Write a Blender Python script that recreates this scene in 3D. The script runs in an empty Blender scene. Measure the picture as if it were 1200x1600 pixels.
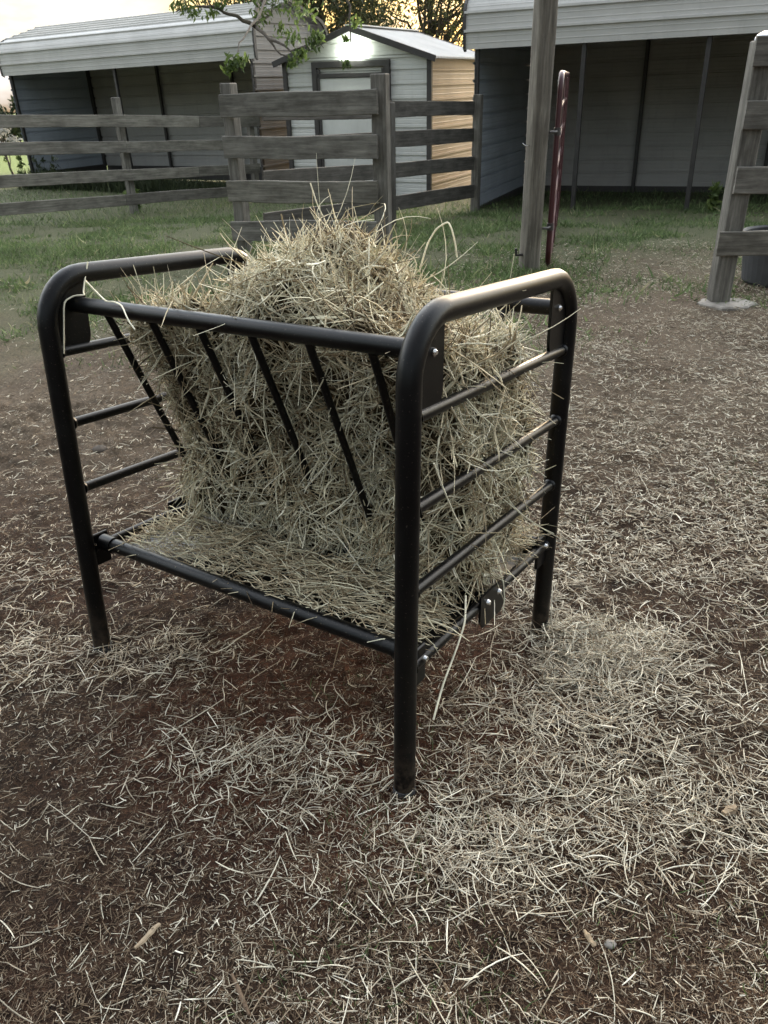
import bpy, math, random
import numpy as np
from mathutils import Matrix, Vector

random.seed(7)
rng = np.random.default_rng(11)
sc = bpy.context.scene
col = sc.collection
R_ = math.radians

# ------------------------------------------------------------------ camera
FPX = 1221.5                        # focal length in pixels of a 1200x1600 frame
BASIS = np.array([[0.99964, 0.02702, 0.0], [-0.01302, 0.48176, 0.87620], [-0.02367, 0.87588, -0.48193]])
CAM = np.array([0.0, 0.0, 1.47366])
cam = bpy.data.cameras.new('camera')
cam_o = bpy.data.objects.new('camera', cam)
col.objects.link(cam_o)
cam.sensor_fit = 'VERTICAL'
cam.sensor_height = 36.0
cam.sensor_width = 27.0
cam.lens = FPX / 1600 * 36
cam.clip_start = 0.05
cam.clip_end = 4000
r_, u_, f_ = BASIS[:, 0], BASIS[:, 1], BASIS[:, 2]
cam_o.matrix_world = Matrix(((r_[0], u_[0], -f_[0], CAM[0]), (r_[1], u_[1], -f_[1], CAM[1]),
                             (r_[2], u_[2], -f_[2], CAM[2]), (0, 0, 0, 1)))
cam.dof.use_dof = True
cam.dof.focus_distance = 2.0
cam.dof.aperture_fstop = 14.0
sc.camera = cam_o

# ------------------------------------------------------------------ world, sun, exposure
SUN_EL, SUN_AZ = R_(9.0), R_(24.0)      # azimuth clockwise from +Y (view direction)
w = bpy.data.worlds.new('World')
sc.world = w
w.use_nodes = True
nt = w.node_tree
nt.nodes.clear()
N = nt.nodes.new
out = N('ShaderNodeOutputWorld')
bg = N('ShaderNodeBackground')
sky = N('ShaderNodeTexSky')
sky.sky_type = 'NISHITA'
sky.sun_disc = False
sky.sun_elevation = SUN_EL
sky.sun_rotation = SUN_AZ
sky.altitude = 200
sky.air_density = 1.2
sky.dust_density = 3.0
sky.ozone_density = 1.0
tc = N('ShaderNodeTexCoord')
mp = N('ShaderNodeMapping')
mp.inputs['Scale'].default_value = (1.0, 1.0, 3.2)
nz = N('ShaderNodeTexNoise')
nz.inputs['Scale'].default_value = 3.2
nz.inputs['Detail'].default_value = 6
nz.inputs['Roughness'].default_value = 0.55
rp = N('ShaderNodeValToRGB')
rp.color_ramp.elements[0].position = 0.42
rp.color_ramp.elements[1].position = 0.62
mx = N('ShaderNodeMix')
mx.data_type = 'RGBA'
mx.inputs['B'].default_value = (6.6, 6.4, 6.25, 1)
ml = N('ShaderNodeMath')
ml.operation = 'MULTIPLY'
ml.inputs[1].default_value = 0.8
L = nt.links.new
L(tc.outputs['Generated'], mp.inputs['Vector'])
L(mp.outputs['Vector'], nz.inputs['Vector'])
L(nz.outputs['Fac'], rp.inputs['Fac'])
L(rp.outputs['Color'], ml.inputs[0])
L(ml.outputs[0], mx.inputs['Factor'])
L(sky.outputs['Color'], mx.inputs['A'])
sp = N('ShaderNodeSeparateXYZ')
mr = N('ShaderNodeMapRange')  # sky dimmed behind the camera, added to darken surfaces facing it
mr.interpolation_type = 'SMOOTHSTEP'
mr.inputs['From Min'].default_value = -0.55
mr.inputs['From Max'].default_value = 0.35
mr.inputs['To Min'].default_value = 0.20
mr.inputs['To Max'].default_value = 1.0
m2 = N('ShaderNodeMix')
m2.data_type = 'RGBA'
m2.blend_type = 'MULTIPLY'
m2.inputs['Factor'].default_value = 1.0
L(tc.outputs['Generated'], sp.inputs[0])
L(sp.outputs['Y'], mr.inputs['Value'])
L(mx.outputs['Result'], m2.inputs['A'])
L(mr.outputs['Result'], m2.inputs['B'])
# dimming added to the low sky so the horizon does not blow out
mz = N('ShaderNodeMapRange')
mz.interpolation_type = 'SMOOTHSTEP'
mz.inputs['From Min'].default_value = 0.06
mz.inputs['From Max'].default_value = 0.30
mz.inputs['To Min'].default_value = 0.17
mz.inputs['To Max'].default_value = 1.0
m3 = N('ShaderNodeMix')
m3.data_type = 'RGBA'
m3.blend_type = 'MULTIPLY'
m3.inputs['Factor'].default_value = 1.0
L(sp.outputs['Z'], mz.inputs['Value'])
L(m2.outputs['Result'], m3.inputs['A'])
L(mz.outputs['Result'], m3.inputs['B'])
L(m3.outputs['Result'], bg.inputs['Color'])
L(bg.outputs['Background'], out.inputs['Surface'])
bg.inputs['Strength'].default_value = 0.13

sun = bpy.data.lights.new('sun', 'SUN')
sun.energy = 0.5
sun.angle = R_(10)
sun.color = (1.0, 0.86, 0.70)
sun_o = bpy.data.objects.new('sun', sun)
col.objects.link(sun_o)
sd = Vector((math.sin(SUN_AZ) * math.cos(SUN_EL), math.cos(SUN_AZ) * math.cos(SUN_EL), math.sin(SUN_EL)))
sun_o.rotation_euler = sd.to_track_quat('Z', 'Y').to_euler()
sun_o.location = (6, 6, 12)

sc.view_settings.view_transform = 'Standard'
sc.view_settings.look = 'None'
sc.view_settings.gamma = 1.0
sc.view_settings.exposure = 3.35
sc.cycles.max_bounces = 6
sc.cycles.transparent_max_bounces = 6


# ------------------------------------------------------------------ helpers: noise, points, meshes
def vnoise(x, y, seed=0):
    """smooth value noise in 0..1 on arrays"""
    xi = np.floor(x).astype(np.int64)
    yi = np.floor(y).astype(np.int64)
    fx = x - xi
    fy = y - yi
    fx = fx * fx * (3 - 2 * fx)
    fy = fy * fy * (3 - 2 * fy)

    def h(a, b):
        v = (a * 374761393 + b * 668265263 + seed * 974711) & 0x7fffffff
        v = ((v ^ (v >> 13)) * 1274126177) & 0x7fffffff
        return ((v ^ (v >> 16)) & 0xffff) / 65535.0
    a = h(xi, yi); b = h(xi + 1, yi); c = h(xi, yi + 1); d = h(xi + 1, yi + 1)
    return (a * (1 - fx) + b * fx) * (1 - fy) + (c * (1 - fx) + d * fx) * fy


def fbm(x, y, octaves=4, seed=0):
    s = 0; a = 0.5; t = 0
    for k in range(octaves):
        s = s + a * vnoise(x * 2 ** k, y * 2 ** k, seed + k * 17)
        t += a
        a *= 0.5
    return s / t


GY = [-400, -30, 0.6, 1.3, 2.6, 3.2, 5, 8, 10, 13, 16, 20, 30, 40, 60, 120, 400, 1500]
GZ = [1.5, .6, .08, .0, -.11, -.125, -.08, -.03, -.13, -.34, -.46, -.58, -.85, -1.0, -1.6, -4.5, -14, -30]


def ground_z(x, y, rough=True):
    x = np.asarray(x, float); y = np.asarray(y, float)
    z = np.interp(y, GY, GZ)
    near = np.clip(1 - (y - 3) / 3, 0, 1)
    z = z - 0.0236 * np.clip(x, -3, 3) * near
    if rough:
        amp = np.clip(1.4 - y / 30, 0, 1)
        near2 = np.clip((16 - np.hypot(x, y)) / 12, 0, 1)
        z = z + amp * (0.05 * (fbm(x * 0.9, y * 0.9, 3, 3) - .5)) * np.clip((y - 3) / 2, 0.25, 1)
        z = z + near2 * 0.040 * (fbm(x * 6, y * 6, 3, 5) - .5)
        churn = 1 + 2.2 * np.exp(-((x + 1.9) / 1.0) ** 2 - ((y - 4.0) / .9) ** 2) + 1.2 * np.clip(fbm(x * 1.3 + 40, y * 1.3, 2, 15) - .5, 0, 1) * 2
        z = z + near2 * 0.020 * churn * (fbm(x * 22, y * 22, 2, 9) - .5)
    return z


def gz(x, y):
    return float(ground_z(np.array([x]), np.array([y]))[0])


def at(px, py, Y):
    """world point on the sight line of a photo pixel, Y metres ahead of the camera"""
    c = np.array([(px - 600) / FPX, -(py - 800) / FPX, 1.0])
    wv = BASIS @ c
    return Vector(CAM + wv * (Y / wv[1]))


class MB:
    def __init__(self):
        self.v = []
        self.f = []
        self.s = []

    def add(self, verts, faces, smooth=False):
        o = len(self.v)
        self.v += [tuple(p) for p in verts]
        for q in faces:
            self.f.append(tuple(i + o for i in q))
            self.s.append(smooth)

    def box(self, c, size, axes=None, ch=0.0):
        """box with chamfered edges; axes = 3 unit vectors"""
        ax = axes or (Vector((1, 0, 0)), Vector((0, 1, 0)), Vector((0, 0, 1)))
        c = Vector(c)
        h = [s / 2 for s in size]
        if ch <= 0:
            vs = [c + ax[0] * (sx * h[0]) + ax[1] * (sy * h[1]) + ax[2] * (sz * h[2])
                  for sx in (-1, 1) for sy in (-1, 1) for sz in (-1, 1)]
            self.add(vs, [(0, 1, 3, 2), (4, 6, 7, 5), (0, 4, 5, 1), (2, 3, 7, 6), (0, 2, 6, 4), (1, 5, 7, 3)])
            return
        ch = min(ch, min(h) * .6)
        ring = [(-1, -1, 0), (-1, -1, 1), (-1, 1, 1), (-1, 1, 0), (1, 1, 0), (1, 1, 1), (1, -1, 1), (1, -1, 0)]
        prof = []
        a, b = h[1], h[2]
        prof = [(-a + ch, -b), (a - ch, -b), (a, -b + ch), (a, b - ch), (a - ch, b), (-a + ch, b), (-a, b - ch), (-a, -b + ch)]
        vs = []
        for x, k in ((-h[0], 0.0), (-h[0] + ch, 1.0), (h[0] - ch, 1.0), (h[0], 0.0)):
            for (p, q) in prof:
                if k == 0.0:
                    p = math.copysign(max(abs(p) - ch, 0.0005), p)
                    q = math.copysign(max(abs(q) - ch, 0.0005), q)
                vs.append(c + ax[0] * x + ax[1] * p + ax[2] * q)
        fs = []
        for r in range(3):
            for i in range(8):
                j = (i + 1) % 8
                fs.append((r * 8 + i, (r + 1) * 8 + i, (r + 1) * 8 + j, r * 8 + j))
        fs.append(tuple(range(8)))
        fs.append(tuple(range(31, 23, -1)))
        self.add(vs, fs)

    def tube(self, pts, r, n=12, cap=True):
        pts = [Vector(p) for p in pts]
        m = len(pts)
        rs = r if isinstance(r, (list, tuple)) else [r] * m
        tang = []
        for i in range(m):
            a = pts[max(i - 1, 0)]
            b = pts[min(i + 1, m - 1)]
            tang.append((b - a).normalized())
        ref = Vector((0, 0, 1)) if abs(tang[0].z) < .9 else Vector((1, 0, 0))
        u = tang[0].cross(ref).normalized()
        vs = []
        for i in range(m):
            t = tang[i]
            u = (u - t * u.dot(t)).normalized()
            v = t.cross(u)
            for k in range(n):
                a = 2 * math.pi * k / n
                vs.append(pts[i] + (u * math.cos(a) + v * math.sin(a)) * rs[i])
        fs = []
        for i in range(m - 1):
            for k in range(n):
                j = (k + 1) % n
                fs.append((i * n + k, i * n + j, (i + 1) * n + j, (i + 1) * n + k))
        self.add(vs, fs, True)
        if cap:
            self.add(vs[:n], [tuple(range(n - 1, -1, -1))])
            self.add(vs[-n:], [tuple(range(n))])

    def rows(self, rows):
        """rows of equal length points joined as quads"""
        n = len(rows[0])
        vs = [p for r in rows for p in r]
        fs = [(i * n + k, i * n + k + 1, (i + 1) * n + k + 1, (i + 1) * n + k) for i in range(len(rows) - 1) for k in range(n - 1)]
        self.add(vs, fs)

    def prism(self, outline, d):
        """closed outline (list of Vectors) pushed along vector d"""
        n = len(outline)
        d = Vector(d)
        vs = [Vector(p) for p in outline] + [Vector(p) + d for p in outline]
        fs = [tuple(range(n - 1, -1, -1)), tuple(range(n, 2 * n))]
        fs += [(i, (i + 1) % n, n + (i + 1) % n, n + i) for i in range(n)]
        self.add(vs, fs)

    def mesh(self, name):
        me = bpy.data.meshes.new(name)
        me.from_pydata([tuple(p) for p in self.v], [], self.f)
        me.polygons.foreach_set('use_smooth', self.s)
        me.update()
        return me


WM = {}


def tag(o, label, cat, group=None, kind=None):
    if label: o['label'] = label
    if cat: o['category'] = cat
    if group: o['group'] = group
    if kind: o['kind'] = kind
    return o


def empty(name, mw, label, cat, group=None):
    o = bpy.data.objects.new(name, None)
    o.empty_display_size = .1
    col.objects.link(o)
    mw = mw if isinstance(mw, Matrix) else Matrix.Translation(Vector(mw))
    o.matrix_world = mw
    WM[o] = mw.copy()
    return tag(o, label, cat, group)


def put(name, me, mat, parent=None, mw=None):
    """link a mesh; mw = its world matrix (default: same frame as its parent)"""
    if isinstance(me, MB):
        me = me.mesh(name)
    if mat is not None and not me.materials:
        for m_ in (mat if isinstance(mat, (list, tuple)) else [mat]):
            me.materials.append(m_)
    o = bpy.data.objects.new(name, me)
    col.objects.link(o)
    if parent is not None:
        pw = WM[parent]
        mw = pw.copy() if mw is None else mw
        o.parent = parent
        o.matrix_basis = pw.inverted() @ mw
    else:
        mw = Matrix.Identity(4) if mw is None else mw
        o.matrix_world = mw
    WM[o] = mw.copy()
    return o


def frame(origin, X, Z=None):
    """matrix with local x along X and z as near Z as possible"""
    X = Vector(X).normalized()
    Z = Vector(Z or (0, 0, 1))
    Y = Z.cross(X).normalized()
    Z = X.cross(Y)
    m = Matrix((X, Y, Z)).transposed().to_4x4()
    m.translation = Vector(origin)
    return m


def quads_mesh(name, verts, quads, tone=None, smooth=True):
    me = bpy.data.meshes.new(name)
    verts = np.ascontiguousarray(verts.reshape(-1, 3), dtype=np.float32)
    quads = np.ascontiguousarray(quads.reshape(-1, 4), dtype=np.int32)
    me.vertices.add(len(verts))
    me.vertices.foreach_set('co', verts.ravel())
    me.loops.add(quads.size)
    me.loops.foreach_set('vertex_index', quads.ravel())
    me.polygons.add(len(quads))
    me.polygons.foreach_set('loop_start', np.arange(0, quads.size, 4, dtype=np.int32))
    if smooth:
        me.polygons.foreach_set('use_smooth', np.ones(len(quads), dtype=bool))
    me.update(calc_edges=True)
    if tone is not None:
        a = me.attributes.new('tone', 'FLOAT', 'POINT')
        a.data.foreach_set('value', np.ascontiguousarray(tone, dtype=np.float32))
    me.validate()
    return me


def norm(a):
    return a / np.maximum(np.linalg.norm(a, axis=-1, keepdims=True), 1e-9)


def strands(P, D, U, length, rad, K=5, sides=3, bend=.25, kink=.3, taper=.55, flat=1.0, tip=None):
    """tubes (sides=3) or ribbons (sides=2): centre P, direction D, bend towards U. Returns verts, quads, per-vertex strand index"""
    n = len(P)
    t = np.linspace(-.5, .5, K + 1)
    D = norm(D)
    S = norm(np.cross(D, U) + 1e-6)
    U = np.cross(S, D)
    b = np.clip(rng.normal(0, bend, (n, 1)), -1.4, 1.4); b2 = np.clip(rng.normal(0, bend, (n, 1)), -1.4, 1.4)
    pts = P[:, None, :] + D[:, None, :] * (length[:, None] * t[None])[..., None]
    arc = (t ** 2 - .12)[None]
    pts = pts + U[:, None, :] * (length[:, None] * b * arc)[..., None] + S[:, None, :] * (length[:, None] * b2 * arc)[..., None]
    if kink > 0:
        kt = rng.uniform(-.3, .35, (n, 1)); ka = np.clip(rng.normal(0, kink, (n, 1)), -1, 1) * (rng.random((n, 1)) < .5)
        kb = np.clip(rng.normal(0, .6, (n, 1)), -1, 1)
        d = np.maximum(t[None] - kt, 0)
        pts = pts + U[:, None, :] * (length[:, None] * ka * d)[..., None] + S[:, None, :] * (length[:, None] * ka * kb * d)[..., None]
    if tip is None:
        prof = 1 - (1 - taper) * (np.abs(t) * 2) ** 2
    else:
        prof = np.asarray(tip)
    rr = rad[:, None] * prof[None]
    ring = []
    if sides == 2:
        for s in (-1, 1):
            ring.append(pts + S[:, None, :] * (s * rr)[..., None])
    else:
        ph = rng.uniform(0, 6.28, (n, 1))
        for k in range(sides):
            a = ph + 2 * np.pi * k / sides
            ring.append(pts + S[:, None, :] * (np.cos(a) * rr)[..., None] + U[:, None, :] * (np.sin(a) * rr * flat)[..., None])
    V = np.stack(ring, 2)                       # n, K+1, sides, 3
    base = (np.arange(n) * (K + 1) * sides)[:, None, None]
    i = (np.arange(K) * sides)[None, :, None]
    if sides == 2:
        k0 = np.array([0])[None, None]; k1 = np.array([1])[None, None]
    else:
        k0 = np.arange(sides)[None, None]; k1 = ((np.arange(sides) + 1) % sides)[None, None]
    q = np.stack([base + i + k0, base + i + k1, base + i + sides + k1, base + i + sides + k0], -1)
    idx = np.repeat(np.arange(n), (K + 1) * sides)
    return V.reshape(-1, 3), q.reshape(-1, 4), idx


# ------------------------------------------------------------------ materials
class Mat:
    def __init__(self, name, rough=.7, metal=0.0, base=(.5, .5, .5), spec=.5):
        m = bpy.data.materials.new(name)
        m.use_nodes = True
        self.m = m
        self.nt = m.node_tree
        self.b = self.nt.nodes['Principled BSDF']
        self.b.inputs['Roughness'].default_value = rough
        self.b.inputs['Metallic'].default_value = metal
        self.b.inputs['Base Color'].default_value = (*base, 1)
        self.b.inputs['Specular IOR Level'].default_value = spec

    def n(self, t, **kw):
        x = self.nt.nodes.new(t)
        for k, v in kw.items():
            if k in x.inputs:
                x.inputs[k].default_value = v
            else:
                setattr(x, k, v)
        return x

    def l(self, a, b):
        self.nt.links.new(a, b)

    def coords(self, kind='Object', scale=(1, 1, 1), rnd=False):
        t = self.n('ShaderNodeTexCoord')
        m = self.n('ShaderNodeMapping')
        m.inputs['Scale'].default_value = scale
        self.l(t.outputs[kind], m.inputs['Vector'])
        if rnd:
            oi = self.n('ShaderNodeObjectInfo')
            mu = self.n('ShaderNodeMath', operation='MULTIPLY')
            mu.inputs[1].default_value = 37.0
            self.l(oi.outputs['Random'], mu.inputs[0])
            cb = self.n('ShaderNodeCombineXYZ')
            for k in 'XYZ':
                self.l(mu.outputs[0], cb.inputs[k])
            self.l(cb.outputs[0], m.inputs['Location'])
        return m.outputs['Vector']

    def noise(self, vec, scale, detail=4, rough=.6, dist=0.0):
        x = self.n('ShaderNodeTexNoise')
        x.inputs['Scale'].default_value = scale
        x.inputs['Detail'].default_value = detail
        x.inputs['Roughness'].default_value = rough
        x.inputs['Distortion'].default_value = dist
        if vec is not None:
            self.l(vec, x.inputs['Vector'])
        return x.outputs['Fac']

    def ramp(self, fac, stops):
        x = self.n('ShaderNodeValToRGB')
        e = x.color_ramp.elements
        while len(e) < len(stops):
            e.new(.5)
        for el, (p, c) in zip(e, stops):
            el.position = p
            el.color = (*c, 1) if len(c) == 3 else c
        self.l(fac, x.inputs['Fac'])
        return x.outputs['Color']

    def mix(self, fac, a, b, mode='MIX'):
        x = self.n('ShaderNodeMix', data_type='RGBA', blend_type=mode)
        for s, v in (('Factor', fac), ('A', a), ('B', b)):
            if isinstance(v, (int, float)):
                x.inputs[s].default_value = v
            elif isinstance(v, tuple):
                x.inputs[s].default_value = (*v, 1)
            else:
                self.l(v, x.inputs[s])
        return x.outputs['Result']

    def color(self, c):
        self.l(c, self.b.inputs['Base Color'])

    def bump(self, h, strength=.4, dist=.01):
        x = self.n('ShaderNodeBump')
        x.inputs['Strength'].default_value = strength
        x.inputs['Distance'].default_value = dist
        self.l(h, x.inputs['Height'])
        self.l(x.outputs['Normal'], self.b.inputs['Normal'])

    def rough(self, fac, lo, hi):
        x = self.n('ShaderNodeMapRange')
        x.inputs['To Min'].default_value = lo
        x.inputs['To Max'].default_value = hi
        self.l(fac, x.inputs['Value'])
        self.l(x.outputs['Result'], self.b.inputs['Roughness'])


def m_powder():
    M = Mat('black_powder_coat', .34, 0.0, (.008, .008, .009), .22)
    v = M.coords()
    f = M.noise(v, 9, 5, .65)
    d = M.noise(v, 140, 2, .6)
    dust = M.ramp(f, [(.52, (0, 0, 0)), (.72, (1, 1, 1))])
    t_ = M.n('ShaderNodeTexCoord')
    sx_ = M.n('ShaderNodeSeparateXYZ')
    M.l(t_.outputs['Object'], sx_.inputs[0])
    mz_ = M.n('ShaderNodeMapRange')
    mz_.inputs['From Min'].default_value = .16
    mz_.inputs['From Max'].default_value = .0
    M.l(sx_.outputs['Z'], mz_.inputs['Value'])
    mm = M.n('ShaderNodeMath', operation='MULTIPLY')
    M.l(mz_.outputs['Result'], mm.inputs[0])
    M.l(M.ramp(M.noise(v, 38, 4, .7), [(.42, (0, 0, 0)), (.62, (1, 1, 1))]), mm.inputs[1])
    c0 = M.mix(dust, (.0018, .0018, .0021), (.0052, .0050, .0048))
    specks = M.ramp(M.noise(v, 210, 1, .5), [(.70, (0, 0, 0)), (.76, (.5, .5, .5))])
    c0 = M.mix(specks, c0, (.10, .085, .065))
    M.color(M.mix(mm.outputs[0], c0, (.045, .033, .024)))
    M.rough(f, .26, .48)
    M.bump(d, .06, .001)
    return M.m


def m_wood(name, a, b, c, bumpk=.5, stain=.5):
    M = Mat(name, .85, 0, a, .25)
    v = M.coords('Object', (1.2, 22, 22), True)
    v2 = M.coords('Object', (1.0, 2.2, 2.2), True)
    g = M.noise(v, 2.0, 8, .7, .4)
    s = M.noise(v2, 3.2, 5, .65)
    fine = M.noise(v, 9.0, 4, .6)
    c1 = M.ramp(g, [(.25, c), (.48, a), (.75, b)])
    st = M.ramp(s, [(.34, (.40, .39, .37)), (.62, (1.08, 1.08, 1.06))])
    c2 = M.mix(stain, c1, st, 'MULTIPLY')
    oi = M.n('ShaderNodeObjectInfo')
    tint = M.ramp(oi.outputs['Random'], [(0, (.78, .76, .74)), (.5, (1, .99, .97)), (1, (1.1, 1.08, 1.02))])
    M.color(M.mix(1.0, c2, tint, 'MULTIPLY'))
    hgt = M.mix(.4, g, fine)
    M.bump(hgt, bumpk, .006)
    return M.m


def m_siding(name, base, dirt, rust=.0, rough=.45):
    M = Mat(name, rough, 0, base, .4)
    v = M.coords('Object', (1, 1, 1), True)
    v2 = M.coords('Object', (3, 3, .45), True)
    a = M.noise(v, 1.3, 5, .6)
    s = M.noise(v2, 4, 5, .65)
    f1 = M.ramp(a, [(.35, (0, 0, 0)), (.75, (1, 1, 1))])
    c = M.mix(f1, base, tuple(x * .8 for x in base))
    f2 = M.ramp(s, [(.55, (0, 0, 0)), (.85, (.35, .35, .35))])
    M.color(M.mix(f2, c, dirt))
    M.rough(a, rough - .08, rough + .2)
    M.bump(a, .12, .02)
    return M.m


def m_tone(name, stops, trans=0.0, rough=.75, noise_scale=30):
    M = Mat(name, rough, 0, stops[0][1], .25)
    at_ = M.n('ShaderNodeAttribute', attribute_name='tone')
    c = M.ramp(at_.outputs['Fac'], stops)
    v = M.coords('Object')
    f = M.noise(v, noise_scale, 3, .6)
    sh = M.ramp(f, [(.3, (.72, .72, .72)), (.65, (1.08, 1.08, 1.08))])
    c = M.mix(1.0, c, sh, 'MULTIPLY')
    M.color(c)
    if trans > 0:
        tr = M.n('ShaderNodeBsdfTranslucent')
        M.l(c, tr.inputs['Color'])
        ms = M.n('ShaderNodeMixShader')
        ms.inputs['Fac'].default_value = trans
        M.l(M.b.outputs['BSDF'], ms.inputs[1])
        M.l(tr.outputs['BSDF'], ms.inputs[2])
        o = [x for x in M.nt.nodes if x.type == 'OUTPUT_MATERIAL'][0]
        M.l(ms.outputs['Shader'], o.inputs['Surface'])
    return M.m


def m_plain(name, a, b, scale=8, rough=.6, metal=0.0, bump=.1, spec=.5):
    M = Mat(name, rough, metal, a, spec)
    v = M.coords('Object')
    f = M.noise(v, scale, 5, .6)
    M.color(M.ramp(f, [(.3, a), (.7, b)]))
    M.rough(f, max(rough - .1, .02), min(rough + .12, 1))
    M.bump(f, bump, .005)
    return M.m


def m_ground():
    M = Mat('ground_soil', .95, 0, (.06, .04, .03), .15)
    geo = M.n('ShaderNodeNewGeometry')
    pos = geo.outputs['Position']
    n1 = M.noise(pos, 1.1, 5, .6)
    n2 = M.noise(pos, 9, 6, .68)
    n3 = M.noise(pos, 60, 5, .7)
    n4 = M.noise(pos, 260, 3, .6)
    dirt = M.ramp(n2, [(.25, (.013, .0078, .0048)), (.5, (.041, .0255, .0160)), (.78, (.110, .073, .046))])
    red = M.ramp(n2, [(.3, (.016, .0076, .0048)), (.75, (.060, .031, .019))])
    dirt = M.mix(M.ramp(n1, [(.42, (0, 0, 0)), (.62, (.8, .8, .8))]), dirt, red)
    # red-brown bare earth scuffed open round the feeder
    vd = M.n('ShaderNodeVectorMath', operation='DISTANCE')
    M.l(pos, vd.inputs[0])
    vd.inputs[1].default_value = (-.12, 1.62, -.05)
    va = M.n('ShaderNodeMath', operation='MULTIPLY_ADD')
    M.l(n1, va.inputs[0])
    va.inputs[1].default_value = .9
    M.l(vd.outputs['Value'], va.inputs[2])
    vm = M.n('ShaderNodeMapRange', interpolation_type='SMOOTHSTEP')
    vm.inputs['From Min'].default_value = 1.25
    vm.inputs['From Max'].default_value = .75
    M.l(va.outputs[0], vm.inputs['Value'])
    dirt = M.mix(vm.outputs['Result'], dirt, M.ramp(n2, [(.3, (.034, .0135, .0075)), (.75, (.105, .046, .026))]))
    grit = M.ramp(n3, [(.32, (.35, .35, .35)), (.58, (1.15, 1.13, 1.1)), (.78, (2.2, 2.05, 1.8))])
    grit = M.mix(1.0, grit, M.ramp(n4, [(.36, (.55, .55, .55)), (.55, (1, 1, 1)), (.72, (2.0, 1.9, 1.7))]), 'MULTIPLY')
    dirt = M.mix(1.0, dirt, grit, 'MULTIPLY')
    # trodden pale dirt further out
    sep = M.n('ShaderNodeSeparateXYZ')
    M.l(pos, sep.inputs[0])
    far = M.n('ShaderNodeMapRange', interpolation_type='SMOOTHSTEP')
    far.inputs['From Min'].default_value = 2.4
    far.inputs['From Max'].default_value = 4.2
    M.l(sep.outputs['Y'], far.inputs['Value'])
    pale = M.ramp(n3, [(.28, (.070, .054, .038)), (.6, (.175, .140, .100)), (.8, (.30, .25, .19))])
    pf = M.n('ShaderNodeMath', operation='MULTIPLY')
    M.l(far.outputs['Result'], pf.inputs[0])
    M.l(M.ramp(n1, [(.3, (.25, .25, .25)), (.6, (.85, .85, .85))]), pf.inputs[1])
    dirt = M.mix(pf.outputs[0], dirt, pale)
    # turf: begins some six metres out, patchy edge
    ad = M.n('ShaderNodeMath', operation='MULTIPLY_ADD')
    ad.inputs[1].default_value = 5.0
    M.l(n1, ad.inputs[0])
    M.l(sep.outputs['Y'], ad.inputs[2])
    sx = M.n('ShaderNodeMath', operation='MULTIPLY_ADD')
    sx.inputs[1].default_value = -.35
    M.l(sep.outputs['X'], sx.inputs[0])
    M.l(ad.outputs[0], sx.inputs[2])
    gr = M.n('ShaderNodeMapRange', interpolation_type='SMOOTHSTEP')
    gr.inputs['From Min'].default_value = 7.6
    gr.inputs['From Max'].default_value = 10.2
    M.l(sx.outputs[0], gr.inputs['Value'])
    turf = M.ramp(n3, [(.25, (.035, .036, .020)), (.55, (.080, .085, .045)), (.8, (.16, .15, .095))])
    c = M.mix(gr.outputs['Result'], dirt, turf)
    fieldm = M.n('ShaderNodeMapRange', interpolation_type='SMOOTHSTEP')
    fieldm.inputs['From Min'].default_value = 22
    fieldm.inputs['From Max'].default_value = 30
    M.l(sep.outputs['Y'], fieldm.inputs['Value'])
    field = M.ramp(n2, [(.3, (.10, .14, .04)), (.7, (.19, .23, .08))])
    M.color(M.mix(fieldm.outputs['Result'], c, field))
    h1 = M.mix(.55, n3, n4)
    M.bump(h1, 1.0, .02)
    return M.m


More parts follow.
